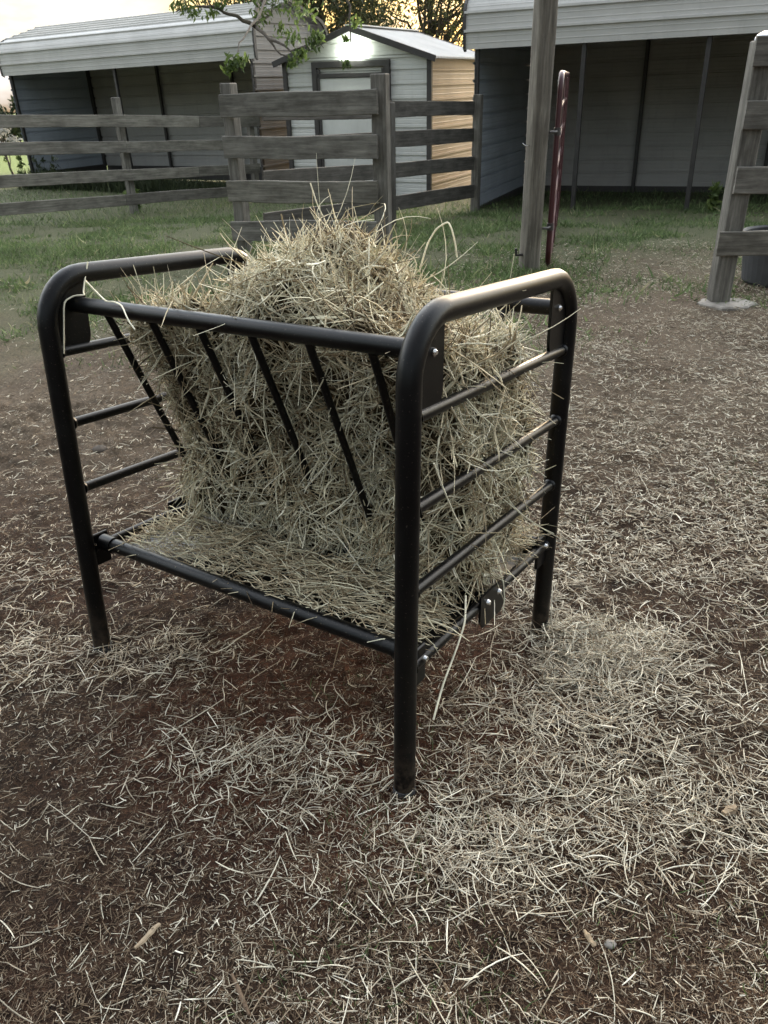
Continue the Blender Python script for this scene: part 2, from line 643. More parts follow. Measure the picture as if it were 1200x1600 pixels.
MAT = {
    'powder': m_powder(),
    'wood': m_wood('weathered_fence_wood', (.145, .138, .125), (.26, .25, .23), (.072, .067, .060), .55, .75),
    'wood_dark': m_wood('dark_fence_wood', (.085, .080, .072), (.150, .143, .131), (.045, .041, .037), .5, .7),
    'pole': m_wood('weathered_pole_wood', (.115, .105, .092), (.24, .225, .20), (.052, .047, .041), .7, .5),
    'white_metal': m_siding('white_ribbed_metal', (.62, .615, .59), (.30, .29, .27)),
    'white_dirty_shaded': m_siding('dirty_shaded_white_metal', (.40, .44, .50), (.20, .19, .18)),  # interior shade put into the darker base; the streaks are dirt
    'roof_metal': m_siding('pale_roof_metal', (.54, .53, .505), (.28, .27, .26), rough=.62),
    'tan_metal': m_siding('tan_ribbed_metal', (.52, .38, .25), (.40, .27, .16)),
    'shade_metal': m_siding('shaded_inner_metal', (.40, .385, .37), (.15, .14, .13)),  # base darkened to carry the shade inside the open sheds
    'grey_metal': m_siding('brownish_grey_ribbed_metal', (.20, .19, .18), (.11, .10, .09)),  # end wall's shade is put into this darker grey base
    'trim': m_plain('dark_trim', (.028, .024, .024), (.045, .040, .038), 10, .5),
    'steel': m_plain('dull_steel_post', (.030, .028, .028), (.052, .048, .046), 9, .5, .3),
    'galv': m_plain('galvanised_bolt', (.55, .55, .55), (.75, .75, .75), 60, .25, 1.0),
    'maroon': m_plain('maroon_gate_paint', (.034, .005, .008), (.055, .009, .013), 14, .38),
    'rubber': m_plain('black_rubber', (.022, .023, .025), (.045, .046, .048), 10, .7),
    'chip': m_wood('splintered_chip', (.27, .21, .145), (.42, .34, .25), (.12, .085, .055), .5, .4),
    'bark_stick': m_wood('brown_stick', (.13, .09, .06), (.24, .17, .11), (.05, .035, .025), .6, .5),
    'concrete': m_plain('pale_concrete', (.13, .115, .098), (.27, .25, .22), 12, .9, 0, .4),
    'white_cap': m_plain('white_plastic', (.72, .74, .80), (.80, .81, .85), 8, .4),
    'bark': m_plain('bark', (.045, .036, .028), (.10, .082, .065), 14, .95, 0, .9),
    'ground': m_ground(),
    'hay': m_tone('hay_strands', [(0, (.080, .056, .032)), (.20, (.27, .205, .12)), (.45, (.60, .51, .345)),
                                  (.68, (.70, .655, .47)), (1, (.90, .85, .68))], .12),
    'litter': m_tone('bleached_hay_litter', [(0, (.070, .043, .026)), (.3, (.20, .145, .092)), (.6, (.50, .44, .335)),
                                             (.85, (.66, .61, .48)), (1, (.84, .79, .66))], .08),
    'grass': m_tone('grass_blades', [(0, (.040, .055, .022)), (.4, (.090, .140, .052)), (.8, (.185, .25, .10)),
                                     (1, (.42, .37, .24))], .3, .7, 3),
    'leaf': m_tone('tree_leaves', [(0, (.030, .034, .016)), (.5, (.060, .070, .028)), (1, (.115, .125, .050))], .35, .6, 3),
    'leaf_near': m_tone('near_leaves', [(0, (.045, .070, .020)), (.5, (.085, .125, .035)), (1, (.16, .21, .06))], .4, .5, 3),
    'leaf_far': m_tone('far_leaves', [(0, (.020, .028, .014)), (.5, (.040, .052, .024)), (1, (.075, .090, .042))], .2, .8, 2),
    'blossom': m_tone('pale_leaves', [(0, (.30, .30, .28)), (1, (.55, .55, .52))], .2, .8, 2),
}
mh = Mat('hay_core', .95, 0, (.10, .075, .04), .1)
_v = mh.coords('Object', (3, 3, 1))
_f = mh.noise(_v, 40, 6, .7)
mh.color(mh.ramp(_f, [(.3, (.020, .014, .008)), (.7, (.11, .085, .048))]))  # shade in the gaps between strands is put into this dark colour
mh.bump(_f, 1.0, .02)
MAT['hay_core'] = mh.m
ml_ = Mat('lamp_face', .3, 0, (.9, .9, .9))
ml_.b.inputs['Emission Color'].default_value = (.90, 1.0, .88, 1)
ml_.b.inputs['Emission Strength'].default_value = 9
MAT['lamp_face'] = ml_.m

# ------------------------------------------------------------------ ground sheet
def axis(parts):
    a = []
    for lo, hi, n_ in parts:
        a += list(np.linspace(lo, hi, n_, endpoint=False))
    return np.array(a)


gx = np.concatenate([-np.geomspace(12, 1500, 24)[::-1][:-1], np.linspace(-12, -2.6, 70, endpoint=False),
                     np.linspace(-2.6, 2.6, 240, endpoint=False), np.linspace(2.6, 12, 70, endpoint=False), np.geomspace(12, 1500, 24)])
gy = np.concatenate([-np.geomspace(.5, 400, 16)[::-1], np.linspace(-.3, .35, 12, endpoint=False), np.linspace(.35, 4.2, 190, endpoint=False),
                     np.linspace(4.2, 20, 170, endpoint=False), np.geomspace(20, 1500, 40)])
XX, YY = np.meshgrid(gx, gy, indexing='ij')
ZZ = ground_z(XX, YY)
ny = len(gy)
ii, jj = np.meshgrid(np.arange(len(gx) - 1), np.arange(ny - 1), indexing='ij')
gq = np.stack([ii * ny + jj, (ii + 1) * ny + jj, (ii + 1) * ny + jj + 1, ii * ny + jj + 1], -1)
g = put('ground', quads_mesh('ground', np.stack([XX, YY, ZZ], -1), gq), MAT['ground'])
g['kind'] = 'structure'

# ------------------------------------------------------------------ sheds
def ribbed(path, pitch=.229, depth=.032):
    """resample a 2-D polyline (a, z) by length with a groove at every pitch; returns points and outward shifts"""
    path = [Vector(p) for p in path]
    ls = [0]
    for a, b in zip(path, path[1:]):
        ls.append(ls[-1] + (b - a).length)
    tot = ls[-1]
    marks = {0.0: 0.0, tot: 0.0}
    k = 1
    while k * pitch < tot - .03:
        c = k * pitch
        for o, d in ((-.022, 0), (-.015, depth), (.015, depth), (.022, 0)):
            marks[round(c + o, 4)] = d
        for q in (1 / 3, 2 / 3):
            for o, d in ((-.012, 0), (0, .004), (.012, 0)):
                if c - pitch + pitch * q + o > 0:
                    marks[round(c - pitch + pitch * q + o, 4)] = d
        k += 1
    for s in ls[1:-1]:
        marks.setdefault(round(s, 4), 0.0)
    res = []
    for s in sorted(marks):
        i = 0
        while i < len(ls) - 2 and s > ls[i + 1]:
            i += 1
        d = path[i + 1] - path[i]
        t = (s - ls[i]) / d.length
        p = path[i] + d * t
        nrm = Vector((-d.y, d.x)).normalized()
        res.append((p, nrm, marks[s]))
    return res


def sheet(mb, path, s0, s1, axis_map, flip=1, seg=6):
    """ribbed sheet: path in (a,z); s along the run; axis_map(s,a,z)->Vector"""
    rows = []
    for p, nrm, d in ribbed(path):
        q = p + nrm * (-d * flip)
        a0 = s0(q.y) if callable(s0) else s0
        a1 = s1(q.y) if callable(s1) else s1
        rows.append([axis_map(a0 + (a1 - a0) * k / seg, q.x, q.y) for k in range(seg + 1)])
    mb.rows(rows)


def carport(name, label, FL, FR, zl, zr, depth, front_posts, back_posts, wall_l_bottom, end_mat, over=.13, group=None):
    """loafing shed: rounded ribbed roof, open front. local x along the front, y to the back, z up from the eave"""
    A = Vector((FL[0], FL[1], zl)); Bq = Vector((FR[0], FR[1], zr))
    mw = frame(A, Bq - A)
    Ln = (Bq - A).length
    root = empty(name, mw, label, 'shed', group)
    prof = [(-.04, -.02), (-.05, .16), (-.045, .38)]
    for k in range(1, 7):
        a = k / 6 * math.pi / 2 * .86
        prof.append((-.045 + .46 * (1 - math.cos(a)), .38 + .36 * math.sin(a)))
    prof += [(depth * .5, .98)]
    rear = [(depth - x, z) for x, z in prof[:-1]][::-1]
    full = prof + rear
    rb = MB()
    sheet(rb, full, -over, Ln + over, lambda s, a, z: Vector((s, a, z)), -1, 10)
    roof = put('roof', rb, MAT['roof_metal'], root)
    for s in (-over, Ln + over):
        t = MB()
        rows = []
        for (a, z) in full:
            c = Vector((s, a, z))
            o = Vector((0, -.02 if a < depth / 2 else .02, .012))
            rows.append([c + o + Vector((-.02, 0, 0)), c + o + Vector((.02, 0, 0)), c - o * 2.2 + Vector((.02, 0, 0)), c - o * 2.2 + Vector((-.02, 0, 0)), c + o + Vector((-.02, 0, 0))])
        t.rows(rows)
        put('edge_trim', t, MAT['trim'], roof)

    zb = wall_l_bottom

    def tlim(side):
        def f(z):
            if z < .38:
                return .0 if side == 0 else depth
            if z < .72:
                a = math.asin(min((z - .38) / .36, 1))
                x = -.045 + .46 * (1 - math.cos(a)) + .03
            else:
                x = .36 + (z - .72) / .26 * (depth * .5 - .36)
            x = min(x, depth / 2 - .01)
            return x if side == 0 else depth - x
        return f
    for s, fl, m in ((.02, -1, 'white_dirty_shaded'), (Ln - .02, 1, end_mat)):
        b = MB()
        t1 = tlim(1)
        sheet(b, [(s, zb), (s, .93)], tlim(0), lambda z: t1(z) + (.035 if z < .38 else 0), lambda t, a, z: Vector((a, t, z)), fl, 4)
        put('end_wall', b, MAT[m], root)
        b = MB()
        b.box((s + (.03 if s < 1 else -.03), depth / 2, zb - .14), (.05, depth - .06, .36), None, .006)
        put('dark_gap_strip', b, MAT['trim'], root)  # added dark strip, stands in for the shaded gap under the wall
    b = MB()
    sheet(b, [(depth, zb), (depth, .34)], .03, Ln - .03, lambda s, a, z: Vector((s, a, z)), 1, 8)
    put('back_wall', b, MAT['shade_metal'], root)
    b = MB()
    b.box((Ln / 2, depth + .03, zb - .14), (Ln - .08, .05, .36), None, .006)
    put('dark_gap_strip', b, MAT['trim'], root)  # same added strip for the dark gap under the back wall
    for s in front_posts:
        p = MB()
        wz = (mw @ Vector((s, .05, 0)))
        zg = gz(wz.x, wz.y) - wz.z - .12
        p.box((s, .05, (zg + .3) / 2), (.065, .065, .3 - zg), None, .006)
        put('post', p, MAT['steel'], root)
    for s in back_posts:
        p = MB()
        wz = (mw @ Vector((s, depth - .07, 0)))
        zg = gz(wz.x, wz.y) - wz.z - .12
        p.box((s, depth - .07, (zg + .34) / 2), (.065, .065, .34 - zg), None, .006)
        put('post', p, MAT['trim'], root)
    for s in (.03, Ln - .03):
        p = MB()
        p.box((s, depth - .004, (zb + .36) / 2), (.05, .085, .36 - zb), None, .004)
        put('corner_trim', p, MAT['trim'], root)
    for y_ in (.05, depth - .07):
        p = MB()
        p.box((Ln / 2, y_, .335), (Ln - .1, .06, .06), None, .006)
        put('header_rail', p, MAT['trim'], root)
    for s in list(back_posts):
        pth = [(s, .05, .33), (s, .2, .6), (s, .42, .68), (s, depth / 2, .92), (s, depth - .42, .68), (s, depth - .2, .6), (s, depth - .07, .33)]
        p = MB()
        p.tube(pth, .026, 8)
        put('rafter', p, MAT['trim'], root)
    return root, mw, Ln


LS, LSM, LSL = carport('loafing_shed', 'long white open-front metal shed at the left, behind the far fence',
                       (-8.5, 21.0), (-2.29, 17.3), 1.82, 1.94, 2.4, (.04, 3.45, 7.19), (.05, 2.45, 4.75, 7.15), -2.14, 'grey_metal', group=None)
RS, RSM, RSL = carport('loafing_shed', 'white metal open-front shed looming behind the tall wooden pole and red gate',
                       (1.5, 13.3), (1.5 + .9155 * 6.47, 13.3 - .402 * 6.47), 1.88, 1.97, 3.6, (.04, 1.60, 3.24, 4.86, 6.43),
                       (.05, 2.05, 4.25, 6.42), -2.26, 'grey_metal', group=None)


def small_shed():
    FR = Vector((1.0, 15.5, 0)); FL = Vector((-1.63, 16.9, 0))
    mw = frame((FL.x, FL.y, -.50), FR - FL)
    Wd = (FR - FL).length
    D = 2.4
    H = 2.35
    P = .46
    root = empty('garden_shed', mw, 'small white gabled shed with a dark-trimmed door and bright lamp, between the two open sheds', 'shed')
    b = MB()

    def lo(z): return 0.0 if z < H else (z - H) / P * Wd / 2
    def hi(z): return Wd if z < H else Wd - (z - H) / P * Wd / 2
    sheet(b, [(0, .08), (0, H + P - .02)], lo, hi, lambda s, a, z: Vector((s, a, z)), 1, 4)
    put('front_wall', b, MAT['white_metal'], root)
    b = MB()
    sheet(b, [(D, .08), (D, H + P - .02)], lo, hi, lambda s, a, z: Vector((s, a, z)), -1, 4)
    put('rear_wall', b, MAT['white_metal'], root)
    for s, m, fl in ((0, 'tan_metal', -1), (Wd, 'tan_metal', 1)):
        b = MB()
        sheet(b, [(s, .08), (s, H)], 0.0, D, lambda t, a, z: Vector((a, t, z)), fl, 3)
        put('side_wall', b, MAT[m], root)
    # eave band, corner trims
    for s in (0.0, Wd):
        t = MB()
        t.box((s, -.012, (H + .05) / 2), (.09, .06, H - .05), None, .004)
        put('corner_trim', t, MAT['trim'], root)
    t = MB()
    t.box((Wd / 2, -.012, H + .005), (Wd - .1, .035, .03), None, .003)
    put('eave_band', t, MAT['white_metal'], root)
    t = MB()
    t.box((Wd / 2, D / 2, .03), (Wd - .06, D - .06, .10), None, .01)
    put('skid_base', t, MAT['wood_dark'], root)
    t = MB()
    t.box((Wd - .05, D * .52, H * .5), (.03, .05, H * .8), None, .003)
    # door
    x0, x1 = .205 * Wd, .745 * Wd
    dz = H - .10
    dr = empty('door', mw, None, None)
    dr.parent = root
    dr.matrix_basis = Matrix.Identity(4)
    del_keys = [k for k in dr.keys()]
    b = MB()
    sheet(b, [(0, .14), (0, dz - .2)], x0 + .16, x1 - .16, lambda s, a, z: Vector((s, -.035, z)), 1, 2)
    bpy.data.objects.remove(dr)
    dr = put('door', b, MAT['white_metal'], root)
    b = MB()
    for x in (x0 + .05, x1 - .05):
        b.box((x, -.03, (dz + .1) / 2), (.10, .07, dz - .1), None, .004)
    b.box(((x0 + x1) / 2, -.03, dz - .03 + .05), (x1 - x0, .068, .10), None, .004)
    for x in (x0 + .135, x1 - .135):
        b.box((x, -.035, (dz + .02) / 2), (.05, .05, dz - .12), None, .004)
    b.box(((x0 + x1) / 2, -.035, dz - .155), (x1 - x0 - .2, .05, .07), None, .004)
    put('door_frame', b, MAT['trim'], root)
    hb = MB()
    hb.tube([(x1 - .22, -.05, 1.05), (x1 - .22, -.10, 1.05), (x1 - .22, -.10, .92), (x1 - .22, -.05, .92)], .008, 8)
    put('handle', hb, MAT['steel'], dr)
    # roof: two corrugated slopes
    for sgn in (-1, 1):
        b = MB()
        n = 40
        th = .03
        top, bot = [], []
        for i in range(n * 4 + 1):
            y = -.14 + (D + .28) * i / (n * 4)
            wv = .010 * (1 if i % 8 in (0, 1) else 0)
            pr = Vector((Wd / 2, y, H + P + .035 + wv))
            xe = -.16 if sgn < 0 else Wd + .16
            slope = P / (Wd / 2)
            pe = Vector((xe, y, H + P + .035 - slope * (Wd / 2 + .16) + wv))
            top.append([pr, pr.lerp(pe, .5), pe])
        b.rows(top)
        b.rows([[p - Vector((0, 0, th)) for p in r] for r in top])
        b.rows([[r[2] for r in top], [r[2] - Vector((0, 0, th)) for r in top]])
        put('roof_slope', b, MAT['roof_metal'], root)
        for y in (-.155, D + .155):
            f = MB()
            p0 = Vector((Wd / 2, y, H + P + .002)); p1 = Vector((-.17 if sgn < 0 else Wd + .17, y, H + P - P / (Wd / 2) * (Wd / 2 + .17) + .002))
            dx = (p1 - p0)
            Y = Vector((0, 1, 0)); X = dx.normalized(); Z = X.cross(Y)
            f.box((p0 + p1) / 2, (dx.length, .03, .10), (X, Y, Z), .004)
            put('barge_board', f, MAT['trim'], root)
    rb = MB()
    rb.box((Wd / 2, D / 2, H + P + .05), (.2, D + .3, .02), None, .006)
    put('ridge_cap', rb, MAT['roof_metal'], root)
    return root, mw, Wd, H, P


SS, SSM, SSW, SSH, SSP = small_shed()

# flood lamp on the gable
lp = at(547, 79, 16.1)
lm = frame(SSM @ Vector(((SSM.inverted() @ lp).x, -.02, (SSM.inverted() @ lp).z)), SSM.to_3x3() @ Vector((1, 0, 0)))
lamp = empty('flood_lamp', lm, 'lit white flood lamp fixed to the gable above the small shed door', 'lamp')
b = MB()
b.box((0, -.055, 0), (.36, .06, .20), None, .012)
b.tube([(0, .01, -.02), (0, -.03, -.02)], .02, 8)
put('housing', b, MAT['trim'], lamp)
b = MB()
b.box((0, -.0935, 0), (.40, .016, .225), None, .005)
put('lamp_face', b, MAT['lamp_face'], lamp)
pl_l = bpy.data.lights.new('lamp_light', 'POINT')
pl_l.energy = 0.3
pl_l.color = (.84, 1.0, .80)
pl_l.shadow_soft_size = .12
plo = bpy.data.objects.new('lamp_light', pl_l)
col.objects.link(plo)
plo.parent = lamp
plo.location = (0, -.55, .12)

# ------------------------------------------------------------------ fences
def board_mesh(name, Ln, h, th, seed):
    r = random.Random(seed)
    n = max(8, int(Ln / .18))
    rows = []
    ch = .006
    ph = [r.uniform(0, 6.28) for _ in range(4)]
    am = [r.uniform(.002, .007) for _ in range(4)]
    for i in range(n + 1):
        x = -Ln / 2 + Ln * i / n
        u = i / n
        oy = am[0] * math.sin(3 * u + ph[0])
        ot = am[1] * math.sin(7 * u + ph[1]) + r.uniform(-.0015, .0015)
        ob = am[2] * math.sin(8 * u + ph[2]) + r.uniform(-.0015, .0015)
        a, bb, c = th / 2, -h / 2 + ob, h / 2 + ot
        rows.append([Vector((x, oy + y, z)) for y, z in ((-a + ch, bb), (a - ch, bb), (a, bb + ch), (a, c - ch), (a - ch, c), (-a + ch, c), (-a, c - ch), (-a, bb + ch), (-a + ch, bb))])
    m = MB()
    m.rows(rows)
    m.add(rows[0][:8], [tuple(range(8))])
    m.add(rows[-1][:8], [tuple(range(7, -1, -1))])
    return m.mesh(name)


def board(parent, p0, p1, h, th, mat, seed):
    p0, p1 = Vector(p0), Vector(p1)
    me = board_mesh('board', (p1 - p0).length, h, th, seed)
    return put('board', me, mat, parent, frame((p0 + p1) / 2, p1 - p0))


def post(parent, p, top, wx, wy, X, mat, seed, ch=.008):
    """square post: long axis is local x so that the grain runs along it"""
    p = Vector(p)
    zb = p.z - .15
    Ln = top - zb
    m = MB()
    m.box((0, 0, 0), (Ln, wx, wy), None, ch)
    c = Vector((p.x, p.y, zb + Ln / 2))
    Xh = Vector(X).normalized()
    Z = Vector((0, 0, 1)); Y = Xh; Zz = Z.cross(Y)
    mw = Matrix((Z, Y, Zz)).transposed().to_4x4()
    mw.translation = c
    return put('post', m, mat, parent, mw)


# far fence on the left
a0 = Vector((-6.5, 10.9, 0)); a1 = at(405, 300, 16.35); a1.z = 0
dl = (a1 - a0)
FLn = empty('wooden_fence', (a0.x, a0.y, gz(a0.x, a0.y)), 'long four-board weathered fence at the left running back past the open shed', 'fence')
ptA = [at(0, y, 12.2) for y in (189, 233, 284, 328)]
ptB = [at(350, y, 15.7) for y in (190, 227, 266, 300)]
for k, (p, q) in enumerate(zip(ptA, ptB)):
    d = q - p
    s0 = (a0.y - p.y) / d.y
    s1 = (16.45 - p.y) / d.y
    mid = p + d * .50 if k % 2 else p + d * .86
    e0, e1 = p + d * s0, p + d * s1
    board(FLn, e0, mid - d.normalized() * .004, .17, .028, MAT['wood'], 10 + k)
    board(FLn, mid + d.normalized() * .004, e1, .17, .028, MAT['wood_dark'] if k == 0 else MAT['wood'], 20 + k)
ndl = Vector((-dl.y, dl.x, 0)).normalized()
for px, Yv, tp in ((213, None, None), (405, None, None), (-40, None, None)):
    # point where the sight line of px meets the fence line
    best = min((abs((600 + FPX * ((a0 + dl * s).x * r_[0] + (a0 + dl * s).y * r_[1] + (-.3 - CAM[2]) * r_[2]) /
                    ((a0 + dl * s).x * f_[0] + (a0 + dl * s).y * f_[1] + (-.3 - CAM[2]) * f_[2])) - px), s) for s in np.linspace(-.2, 1, 600))
    pp = a0 + dl * best[1] + ndl * .075
    pp.z = gz(pp.x, pp.y)
    post(FLn, pp, 1.36 if px == 213 else 1.22, .11, .11, dl, MAT['wood'], 3)

# panel standing across the middle
A = Vector((-1.40, 8.67, 0)); Bp = Vector((.05, 7.95, 0))
A.z = gz(A.x, A.y); Bp.z = gz(Bp.x, Bp.y)
FM = empty('wooden_fence', A, 'short four-board fence panel between two posts right behind the hay heap', 'fence')
dab = (Bp - A); dab.z = 0; dab.normalize()
nab = Vector((dab.y, -dab.x, 0))          # towards the camera
post(FM, A, 1.50, .125, .125, dab, MAT['wood'], 1)
post(FM, Bp + dab * .02, 1.54, .15, .10, dab, MAT['wood'], 2)
for k, (yl, yr, xl) in enumerate(((166, 159, 344), (231, 230, 350), (299, 301, 357), (361, 362, 363))):
    p = at(xl, yl, A.y - .10 + .05 * 0); q = at(590, yr, Bp.y - .10)
    board(FM, p, q, .20 if k else .205, .035, MAT['wood'], 40 + k)

# fence running back from that panel to the open shed on the right
Cc = Vector((1.50, 13.0, 0)); Cc.z = gz(Cc.x, Cc.y)
FB = empty('wooden_fence', Cc, 'dark four-board fence running back from the middle panel to the right open shed', 'fence')
for k, (zl, zr, yl, yr) in enumerate(((604, 450, 171, 169), (604, 450, 218, 211), (604, 450, 266, 256), (604, 450, 318, 300))):
    # heights read at the two ends of the visible stretch
    def line_pt(px, py):
        best = None
        for s in np.linspace(0, 1, 500):
            P_ = A.lerp(Cc, s)
            v = np.array([P_.x, P_.y, .6]) - CAM
            x = 600 + FPX * (v @ r_) / (v @ f_)
            if best is None or abs(x - px) < best[0]:
                best = (abs(x - px), s, P_.y)
        return at(px, py, best[2])
    p = line_pt(612, yl); q = line_pt(732, yr)
    d = q - p
    s0 = (9.0 - p.y) / d.y; s1 = (13.0 - p.y) / d.y
    board(FB, p + d * s0, p + d * s1, .185, .03, MAT['wood_dark'], 60 + k)
post(FB, Cc + Vector((.06, .06, 0)), 1.28, .12, .12, dab, MAT['wood'], 5)
mid = A.lerp(Cc, .52) + Vector((.09, -.03, 0)); mid.z = gz(mid.x, mid.y)
post(FB, mid, 1.25, .11, .11, Cc - A, MAT['wood_dark'], 6)

# fence at the right edge
Rp = Vector((2.60, 6.0, 0)); Rp.z = gz(Rp.x, Rp.y)
FRt = empty('wooden_fence', Rp, 'greyish four-board fence leaving the picture at the right, its post on a concrete pad', 'fence')
Xr = Vector((1, -.06, 0)).normalized()
pr = post(FRt, Rp, 1.655, .14, .14, Xr, MAT['wood'], 7)
pr.matrix_basis = pr.matrix_basis @ Matrix.Rotation(0.0, 4, 'Z')
post(FRt, Rp + Xr * 2.3, 1.60, .14, .14, Xr, MAT['wood'], 8)
for k, (x, y) in enumerate(((1179, 80), (1163, 180), (1149, 282), (1121, 381))):
    p = at(x, y, 5.905)
    board(FRt, p, p + Xr * 2.5, .175, .03, MAT['wood'], 80 + k)
cp = MB()
for rr, zz in ((.0, 0),):
    rings = [(.01, .055), (.05, .050), (.085, .030), (.095, .012), (.095, .0), (.01, .0)]
    rows = [[Vector((r * math.cos(a), r * math.sin(a), z)) for a in np.linspace(0, 2 * math.pi, 25)] for r, z in rings]
    cp.rows(rows)
put('post_cap', cp, MAT['white_cap'], FRt, Matrix.Translation(Vector((Rp.x + .035, Rp.y, 1.657))))

# pad under the right fence post
pd = MB()
rows = []
rp_ = random.Random(4)
rad = [.17 + rp_.uniform(-.025, .03) for _ in range(22)]
for k, z in ((1.0, -.03), (1.0, .018), (.93, .028), (.02, .030)):
    rows.append([Vector((rad[i % 22] * 1.25 * k * math.cos(2 * math.pi * i / 22), rad[i % 22] * .9 * k * math.sin(2 * math.pi * i / 22), z)) for i in range(23)])
pd.rows(rows)
pado = put('concrete_pad', pd, MAT['concrete'], None, Matrix.Translation(Vector((Rp.x + .05, Rp.y - .06, gz(Rp.x, Rp.y - .06) - .008))))
tag(pado, 'pale flat concrete pad on the dirt under the right fence post', 'concrete pad')

# rubber tub behind the right fence
tb = MB()
tx, ty = 3.30, 6.55
rings = [(.05, .0), (.26, .0), (.275, .02), (.315, .36), (.335, .37), (.335, .395), (.315, .40), (.30, .385), (.262, .04), (.03, .035)]
tb.rows([[Vector((r * math.cos(a), r * math.sin(a), z)) for a in np.linspace(0, 2 * math.pi, 37)] for r, z in rings])
tub = put('rubber_tub', tb, MAT['rubber'], None, Matrix.Translation(Vector((tx, ty, gz(tx, ty) - .01))))
tag(tub, 'black rubber tub on the ground behind the right fence', 'tub')

# ------------------------------------------------------------------ tall pole and red gate
pl = Vector((1.362, 7.2, gz(1.362, 7.2)))
pole = empty('wooden_pole', pl, 'tall thick weathered wooden pole standing behind the feeder beside the red gate', 'pole')
m = MB()
n = 40
zs = np.linspace(-.2, 3.6, n)
prof = []
for i, z in enumerate(zs):
    ring = []
    for k in range(24):
        a = 2 * math.pi * k / 24 + .3
        sq = (abs(math.cos(a - .3)) ** 5 + abs(math.sin(a - .3)) ** 5) ** (-1 / 5)
        rr = .078 * sq * (1 + .02 * math.sin(z * 3 + k) + .012 * math.sin(z * 11 + k * 2.1))
        ring.append(Vector((z, rr * math.cos(a), rr * math.sin(a))))
    prof.append(ring + [ring[0]])
m.rows(prof)
m.add(prof[-1][:24], [tuple(range(24))])
m.s = [True] * len(m.s)
pm = Matrix(((0, 0, 1), (0, 1, 0), (1, 0, 0))).transposed().to_4x4()
pm = Matrix(((0, 1, 0, pl.x), (0, 0, 1, pl.y), (1, 0, 0, pl.z), (0, 0, 0, 1)))
put('shaft', m, MAT['pole'], pole, pm)
hk = MB()
hk.tube([(pl.x - .07, pl.y - .03, .10), (pl.x - .13, pl.y - .05, .10), (pl.x - .135, pl.y - .05, .16)], .012, 8)
put('hook', hk, MAT['trim'], pole, Matrix.Identity(4))
hk = MB()
hk.tube([(pl.x - .07, pl.y - .05, .98), (pl.x - .115, pl.y - .07, .985), (pl.x - .13, pl.y - .06, 1.0)], .006, 6)
put('nail', hk, MAT['galv'], pole, Matrix.Identity(4))

g0 = Vector((1.53, 7.22, 0)); g1 = Vector((1.53 + .229 * 3.0, 7.22 + 3.0 * .973, 0))
gd = (g1 - g0).normalized()
gl = (g1 - g0).length
zb = gz(g0.x, g0.y) + .03
zt = 1.50
gm = frame((g0.x, g0.y, zb), gd)
gate = empty('metal_gate', gm, 'maroon tubular metal gate standing open edge-on beside the tall pole', 'gate')
h = zt - zb
rc = .12
pts = []
for cx, cz, a0_ in ((rc, rc, math.pi), (gl - rc, rc, 1.5 * math.pi), (gl - rc, h - rc, 0), (rc, h - rc, .5 * math.pi)):
    for k in range(7):
        a = a0_ + k / 6 * math.pi / 2
        pts.append(Vector((cx + rc * math.cos(a), 0, cz + rc * math.sin(a))))
pts.append(pts[0]); 
m = MB(); m.tube(pts, .024, 12, False)
put('gate_frame', m, MAT['maroon'], gate)
for k in range(1, 6):
    m = MB(); m.tube([(.02, 0, h * k / 6), (gl - .02, 0, h * k / 6)], .019, 10)
    put('bar', m, MAT['maroon'], gate)
for x in (gl * .33, gl * .67):
    m = MB(); m.box((x, -.026, h / 2), (.05, .012, h - .05), None, .003)
    put('brace', m, MAT['maroon'], gate)
for z in (h * .22, h * .72):
    m = MB(); m.tube([(-.02, 0, z), (-.09, .02, z), (-.11, .06, z)], .011, 8)
    m.tube([(-.004, 0, z - .03), (-.004, 0, z + .03)], .031, 10)
    put('hinge', m, MAT['trim'], gate)

# ------------------------------------------------------------------ the hay feeder
S = 1.1
FW, FLx, FH = .727 * S, 1.004 * S, 1.0 * S
FMX = Matrix(((0.8276, 0.5609, 0.0235, 0.0307), (-0.5604, 0.8231, 0.0920, 1.3152), (0.0323, -0.0893, 0.9955, 0.0), (0, 0, 0, 1)))
feeder = empty('hay_feeder', FMX, 'black tubular steel hay feeder with a slatted rack full of hay', 'feeder')
PC = MAT['powder']
RH = [.824 * S, .646 * S, .471 * S, .297 * S]
DY, H1 = .0743 * S, .932 * S


